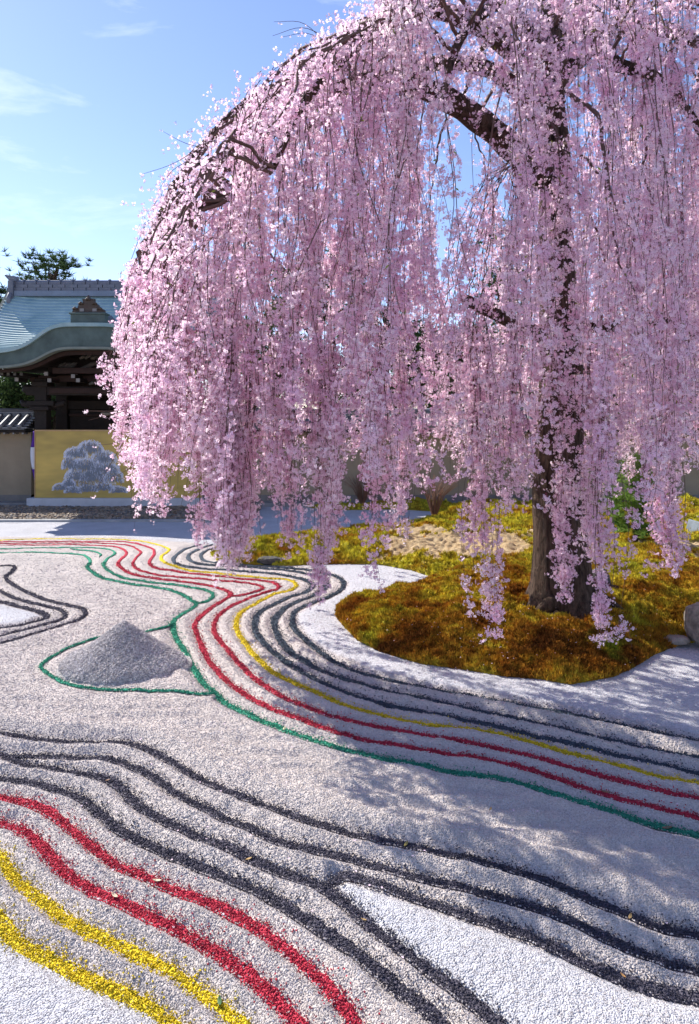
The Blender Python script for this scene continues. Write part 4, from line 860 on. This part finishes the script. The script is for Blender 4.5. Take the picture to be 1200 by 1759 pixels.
# ------------------------------------------------------------------ gold screen with printed tree, its base, cloth
SX0, SX1, SY, SZ0, SZ1 = (61-600)/FOC*16.9, (345-600)/FOC*16.9, 16.9, .255, 1.90
mb = MB(); mb.box(SX0-.18, SX1+.18, SY-.10, SY+.30, .03, .25); setp(mb.build('stone_plinth', mat('pale plinth stone', (.58, .59, .62), .85, .18, 3, bump=.3), bevel=.01), 'long pale stone plinth carrying the gold screen', 'plinth')
scr = empty('display_screen', ((SX0+SX1)/2, SY, SZ0)); setp(scr, 'gold panel printed with a white weeping tree, before the gate', 'screen')
mb = MB(); mb.box(SX0, SX1, SY, SY+.05, SZ0, SZ1)
M_gold = mat('gold print', (.66, .46, .11), .45, col2=(.36, .26, .07), scale=.9, detail=3, spec=.4, stretch=(.6, 1, 1.8)); mb.build('panel', M_gold, scr)
M_frame = mat('light wood frame', (.55, .36, .17), .6, .2, 6)
for nm, a in (('frame', (SX0-.02, SX1+.02, SY-.012, SY+.062, SZ1+.001, SZ1+.035)), ('frame', (SX0-.022, SX0-.001, SY-.012, SY+.062, SZ0, SZ1)), ('frame', (SX1+.001, SX1+.022, SY-.012, SY+.062, SZ0, SZ1))):
    b = MB(); b.box(*a); b.build(nm, M_frame, scr)
M_pw = [mat('white print', (.84, .87, .95), .8, .2, 9), mat('pale blue print', (.60, .65, .80), .8, .2, 9), mat('dim print', (.22, .25, .30), .8, .2, 9)]
def scrp(px, py): return (px-600)/FOC*SY, EYE+(HOR-py)/FOC*SY
lobes = [(152, 800, 36, 30, 60), (155, 828, 44, 22, 34), (155, 765, 22, 16, 55), (130, 775, 20, 14, 40), (178, 782, 22, 16, 45), (120, 792, 14, 20, 35), (145, 795, 26, 16, 45), (180, 800, 25, 18, 45), (195, 815, 17, 22, 28), (130, 815, 20, 14, 28), (160, 815, 24, 16, 36), (105, 835, 15, 10, 20), (125, 840, 15, 10, 18), (150, 838, 18, 10, 20), (178, 835, 20, 12, 22), (203, 840, 16, 10, 16), (118, 828, 12, 10, 22)]
for mi_, m_ in enumerate(M_pw):
    vs_, fs_2 = [], []
    for (lx, ly, rx, ry, ln) in lobes:
        for k in range(230):
            a = rng.uniform(-.25, math.pi+.25); r_ = (rng.uniform(.75, 1.05), rng.uniform(.35, 1.), rng.uniform(0, .8))[mi_]; px, py = lx+rx*math.cos(a)*r_, ly-ry*math.sin(a)*r_+ry*.4
            lnn = rng.uniform(.08, .30)*ln*(.6, .8, 1.1)[mi_]*.6; sl = (px-lx)/rx*.45
            p1 = scrp(px, py); p2 = scrp(px+sl*lnn, min(py+lnn, 854)); w_ = .0045*rng.uniform(.6, 1.8)
            d_ = .001+.0004*mi_+rng.uniform(0, .0004); n0 = len(vs_)
            vs_ += [(p1[0]-w_, SY-d_, p1[1]), (p1[0]+w_, SY-d_, p1[1]), (p2[0]+w_*.4, SY-d_, p2[1]), (p2[0]-w_*.4, SY-d_, p2[1])]; fs_2.append((n0, n0+1, n0+2, n0+3))
    meobj('printed_tree', npmesh('printed_tree', vs_, fs_2, m_), scr)['kind'] = 'stuff'
c0 = scrp(246, 791); vs_ = [(c0[0]+.27*math.cos(k*.196), SY-.0012, c0[1]+.27*math.sin(k*.196)) for k in range(32)]
b = MB(); b.add(vs_, [tuple(range(32))]); b.build('printed_moon', mat('pale gold print', (.42, .36, .15), .6), scr)
cloth = empty('striped_cloth', (SX0-.12, SY+.12, 1.9)); setp(cloth, 'purple and white cloth hanging beside the gold screen, left end', 'cloth')
def clothp(name, za, zb_, m, xl):
    vs_, fs_2 = [], []; nn = 10
    for i in range(nn+1):
        z = za+(zb_-za)*i/nn; x0 = xl(z); 
        for j in range(7): f = j/6; vs_.append((x0+(SX0+.10-x0)*f, SY+.15+.025*math.sin(f*12+z*1.5), z))
    for i in range(nn):
        for j in range(6): a = i*7+j; fs_2.append((a, a+1, a+8, a+7))
    o_ = meobj(name, npmesh(name, vs_, fs_2, m, True), cloth); s__ = o_.modifiers.new('thickness', 'SOLIDIFY'); s__.thickness = .006
M_pur = mat('purple cloth', (.11, .03, .30), .8, .2, 6); M_wcl = mat('white cloth', (.75, .75, .80), .85, .08, 6)
xl = lambda z: SX0-.135-.02*math.sin((z-.3)*2.2)-.055*smooth((1.9-z)/.5)+.15*smooth((1.35-z)/1.1)
clothp('purple_top', 1.90, 1.50, M_pur, xl); clothp('white_band', 1.499, .95, M_wcl, xl); clothp('purple_bottom', .949, .38, M_pur, xl)

# ------------------------------------------------------------------ trees and shrubs behind and beside
def leaf_mat(name, c1, c2, sc=1.0):
    m = bpy.data.materials.new(name); m.use_nodes = True; t = m.node_tree; N = t.nodes; L = t.links; N.clear()
    out = N.new('ShaderNodeOutputMaterial'); d = N.new('ShaderNodeBsdfDiffuse'); tr = N.new('ShaderNodeBsdfTranslucent'); mx_ = N.new('ShaderNodeMixShader'); mx_.inputs[0].default_value = .35
    geo = N.new('ShaderNodeNewGeometry'); nz_ = N.new('ShaderNodeTexNoise'); nz_.inputs['Scale'].default_value = sc; nz_.inputs['Detail'].default_value = 6; L.new(geo.outputs['Position'], nz_.inputs['Vector'])
    r = N.new('ShaderNodeValToRGB'); r.color_ramp.elements[0].position = .35; r.color_ramp.elements[1].position = .65; r.color_ramp.elements[0].color = (*c1, 1); r.color_ramp.elements[1].color = (*c2, 1)
    L.new(nz_.outputs['Fac'], r.inputs[0]); L.new(r.outputs[0], d.inputs['Color']); L.new(r.outputs[0], tr.inputs['Color']); L.new(d.outputs[0], mx_.inputs[1]); L.new(tr.outputs[0], mx_.inputs[2]); L.new(mx_.outputs[0], out.inputs[0]); return m
ML = {'pine': leaf_mat('pine needles', (.030, .060, .030), (.10, .15, .06)), 'ever': leaf_mat('evergreen leaves', (.030, .055, .022), (.11, .16, .05)), 'fresh': leaf_mat('fresh leaves', (.12, .18, .03), (.32, .36, .08)), 'bush': leaf_mat('bush pine needles', (.08, .16, .035), (.28, .42, .09), 3)}
def leaves(cent, rad, n, size, thin=.35):
    """joined leaf faces in a noisy clump volume"""
    V_ = []; c = np.array(cent, float); P_ = c[rng.integers(0, len(c), n)]; d = rng.normal(size=(n, 3)); d /= np.linalg.norm(d, axis=1)[:, None]
    P_ = P_+d*(np.array(rad)*rng.uniform(.25, 1, (n, 1))**.5)
    a = rng.normal(size=(n, 3)); a /= np.linalg.norm(a, axis=1)[:, None]; b_ = np.cross(a, rng.normal(size=(n, 3))); b_ /= np.linalg.norm(b_, axis=1)[:, None]; s_ = size*rng.uniform(.6, 1.4, (n, 1))
    V_ = np.stack([P_-a*s_, P_+b_*s_*thin, P_+a*s_, P_-b_*s_*thin], 1).reshape(-1, 3); return V_, np.arange(n*4).reshape(n, 4)
def tufts(cent, n, size):
    """needle tufts: star of thin blades around each tip"""
    P_ = np.repeat(np.array(cent), n, 0); m_ = len(P_); d = rng.normal(size=(m_, 3)); d[:, 2] = abs(d[:, 2])*.9+.1; d /= np.linalg.norm(d, axis=1)[:, None]; s_ = np.cross(d, rng.normal(size=(m_, 3))); s_ /= np.linalg.norm(s_, axis=1)[:, None]
    L_ = size*rng.uniform(.7, 1.2, (m_, 1)); w_ = size*.07
    return np.stack([P_-s_*w_, P_+s_*w_, P_+d*L_], 1).reshape(-1, 3), np.arange(m_*3).reshape(m_, 3)
def tree(x, y, z0, H, W, kind, label, n=9000, group='trees beyond the wall', leaf=.10):
    t_ = empty('pine_tree' if kind == 'pine' else 'evergreen_tree', (x, y, z0)); setp(t_, label, 'tree', group)
    tp_ = [(x, y, z0), (x+.2, y, z0+H*.35), (x-.15, y+.1, z0+H*.65), (x+.1, y, z0+H*.95)]; limb(t_, 'trunk', tp_, .20, .04, 8, step=.4)
    cs = []; b = MB()
    for k in range(44 if kind == 'pine' else 34):
        f = random.uniform(.30, 1.0); a = random.uniform(0, 6.28); R_ = W*(.25+.75*math.sqrt(max(0, 1-((f-.45)/.58)**2)))*random.uniform(.45, 1.0)
        c = Vector((x+R_*math.cos(a), y+R_*math.sin(a)*.8, z0+H*f)); s_ = Vector((x, y, z0+H*f*.85-.1)); b.tube([s_, (s_+c)/2+Vector((0, 0, .15)), c], [.06, .04, .015], 5); cs.append(c)
    b.build('branches', M_bark, t_)
    if kind == 'pine':
        tips = []
        for c in cs:
            for _ in range(26): tips.append((c.x+random.gauss(0, .36), c.y+random.gauss(0, .36), c.z+random.gauss(0, .14)))
        Vf, Ff = tufts(tips, 16, .24)
    else: Vf, Ff = leaves([tuple(c) for c in cs], (.75, .75, .5), n, leaf)
    o_ = meobj('crown', npmesh('crown', Vf, Ff, ML[kind]), t_); o_['kind'] = 'stuff'; return t_
def treepx(px, Y, pyt, W, kind, label, **k): tree((px-600)/FOC*Y, Y, -.05, EYE+(HOR-pyt)/FOC*Y+.05, W, kind, label, **k)
treepx(85, 24, 452, 1.35, 'pine', 'pine tree rising right behind the temple gate ridge')
treepx(-10, 24.5, 505, 1.5, 'pine', 'pine tree at the left edge behind the gate roof')
treepx(15, 21.5, 640, 1.2, 'ever', 'green leafy tree in the gap under the gate roof, left edge', leaf=.07)
treepx(430, 24, 560, 2.0, 'ever', 'evergreen tree between the gate and the left blossom curtain')
treepx(545, 25, 410, 2.2, 'ever', 'tall dark evergreen seen through the left half of the blossom', n=14000)
treepx(665, 27, 490, 2.0, 'pine', 'pine tree seen through the middle of the blossom')
treepx(735, 24, 570, 1.6, 'ever', 'lower evergreen tree left of the sawn cherry branch')
treepx(805, 23, 575, 1.7, 'ever', 'broad evergreen behind the wall below the bright gap', leaf=.09)
treepx(868, 26, 398, 1.3, 'pine', 'thin pine top in the bright gap left of the cherry trunk')
treepx(990, 27, 600, 2.0, 'ever', 'evergreen tree straight behind the cherry trunk')
treepx(1090, 25, 640, 1.6, 'pine', 'low pine tree behind the wall right of the trunk')
treepx(1195, 22, 500, 1.5, 'pine', 'pine tree at the right edge behind the blossom')
# garden pine bush right of the trunk
def bush(name, x, y, H, W, kind, label, n=60, ts=.11, ng=14):
    z0 = mh(x, y)-.03; t_ = empty(name, (x, y, z0)); setp(t_, label, 'shrub')
    b = MB(); tips = []
    for k in range(9):
        a = random.uniform(0, 6.28); e = Vector((x+W*.7*math.cos(a)*random.random(), y+W*.7*math.sin(a)*random.random(), z0+H*random.uniform(.55, .95))); b.tube([(x, y, z0), (Vector((x, y, z0))+e)/2+Vector((.05, 0, .03)), e], [.02, .014, .006], 5)
    b.build('stems', M_bark, t_)
    for k in range(n): f = random.uniform(.08, 1); a = random.uniform(0, 6.28); r_ = W*math.sqrt(max(.02, 1-(f-.35)**2/.45))*random.uniform(.4, 1); tips.append((x+r_*math.cos(a), y+r_*math.sin(a), z0+H*f))
    Vf, Ff = tufts(tips, ng, ts); o_ = meobj('foliage', npmesh('foliage', Vf, Ff, ML[kind]), t_); o_['kind'] = 'stuff'
bx_, by_ = (1092-600)/FOC*11.0, 11.0; bush('pine_shrub', bx_, by_, 1.35, .42, 'bush', 'bright green young pine shrub right of the cherry trunk', 240, .14, 26)
bush('leafy_shrub', (965-600)/FOC*15, 15, 1.25, .55, 'fresh', 'pale yellow-green shrub behind the cherry trunk by the wall', 160, .10, 22)
bush('low_shrub', (1010-600)/FOC*15.8, 15.8, .7, .7, 'bush', 'low dark green shrub at the wall foot right of the trunk', 160, .10, 20)
def bare(px, Y, H, label):
    x = (px-600)/FOC*Y; z0 = mh(x, Y)-.03; b = MB()
    for k in range(70):
        a = random.uniform(0, 6.28); s_ = random.uniform(.2, 1); b.tube([(x+.03*math.cos(a), Y, z0), (x+.25*s_*math.cos(a), Y+.2*s_*math.sin(a), z0+H*.5), (x+.62*s_*math.cos(a+.3), Y+.4*s_*math.sin(a), z0+H*random.uniform(.7, 1))], [.011, .007, .003], 3, False)
    t_ = empty('bare_shrub', (x, Y, z0)); setp(t_, label, 'shrub'); b.build('stems', mat('reddish twig', (.22, .12, .08), .8), t_)
bare(745, 15.2, 1.0, 'leafless twiggy shrub by the wall, right of the pale sand path'); bare(622, 16.9, .8, 'leafless twiggy shrub against the wall above the sand path')

# ------------------------------------------------------------------ fallen leaves on the gravel
LF = [(697, 1440, 'curled yellowish', 'on the topmost dark line', 1.1), (427, 1462, 'small tan', 'on the dark line left of centre', .9), (270, 1500, 'pale cream', 'on the inner crimson line', 1.1), (197, 1525, 'pale beige', 'on the outer crimson line', 1.2), (377, 1706, 'green', 'on the inner yellow line at the bottom', 1.2), (488, 1245, 'cream', 'on the long green line below the cone', 1.1), (842, 1395, 'tan', 'in the tree shadow below the long green line', .8), (1040, 1352, 'brown', 'between the long crimson lines at right', 1.2), (1145, 1415, 'pinkish brown', 'on the long green line near the right edge', 1.3), (1082, 1565, 'orange tan', 'between two dark lines near the right edge', 1.), (1070, 1661, 'small orange', 'on the dark line above the white sand wedge', .7), (625, 1563, 'tan', 'just inside the tip of the white sand wedge', .7), (185, 1330, 'small brown', 'on the dark line at the left', .7)]
LC = {'yellow': (.50, .42, .12), 'tan': (.42, .28, .12), 'cream': (.66, .58, .40), 'beige': (.58, .48, .34), 'green': (.08, .16, .06), 'brown': (.30, .18, .11), 'orange': (.52, .28, .10)}
for px, py, c_, where, s_ in LF:
    x, y = g(px, py); ck = [k for k in LC if k in c_][0]; z = float(sand_h(np.array([[x, y]]))[0][0])+.017; L_ = .020*s_*(1+.12*max(0, y-3)); a = random.uniform(0, 6.28); vs_, fs_2 = [], []
    for i in range(7):
        f = i/6; w_ = .36*math.sin(math.pi*min(1, f*.97+.02))**.8; lift = .35*(f-.5)**2*2
        for j in (-1, 0, 1): lx, ly = (f-.5)*2*L_, j*w_*L_; vs_.append((x+lx*math.cos(a)-ly*math.sin(a), y+lx*math.sin(a)+ly*math.cos(a), z+L_*(lift+.22*abs(j))))
    for i in range(6):
        for j in (0, 1): q = i*3+j; fs_2.append((q, q+1, q+4, q+3))
    o_ = meobj('fallen_leaf', npmesh('fallen_leaf', vs_, fs_2, mat('leaf '+ck, LC[ck], .7, .2, 30), True)); m_ = o_.modifiers.new('thickness', 'SOLIDIFY'); m_.thickness = .0012
    setp(o_, f'{c_} fallen leaf {where}', 'leaf', 'fallen leaves on the gravel')

# ------------------------------------------------------------------ fallen petals
M_fp = mat('fallen petal', (.86, .66, .74), .8, .12, 20)
pv, pf = [], []
Qp = np.concatenate([np.stack([rng.uniform(.4, 4.2, 260), rng.uniform(5.9, 9.5, 260)], 1), np.stack([rng.uniform(-1.6, 3.2, 260), rng.uniform(2.8, 7.5, 260)], 1)])
hmo, insp, _ = moss_h(Qp); hsa, _, _ = sand_h(Qp)
for (x, y), z1, z2, i_ in zip(Qp, hmo, hsa, insp):
    z = (z1+.03) if i_ else (z2+.014); a = rng.uniform(0, 6.28); r = .0075; n0 = len(pv)
    for k, (u_, v_, w_) in enumerate(((-1, 0, 0), (0, -.75, .25), (1, 0, .1), (0, .75, .3))): pv.append((x+r*(u_*math.cos(a)-v_*math.sin(a)), y+r*(u_*math.sin(a)+v_*math.cos(a)), z+r*w_))
    pf.append((n0, n0+1, n0+2, n0+3))
setp(meobj('fallen_petals', npmesh('fallen_petals', pv, pf, M_fp)), kind='stuff', label='pale pink petals fallen on the moss and gravel')
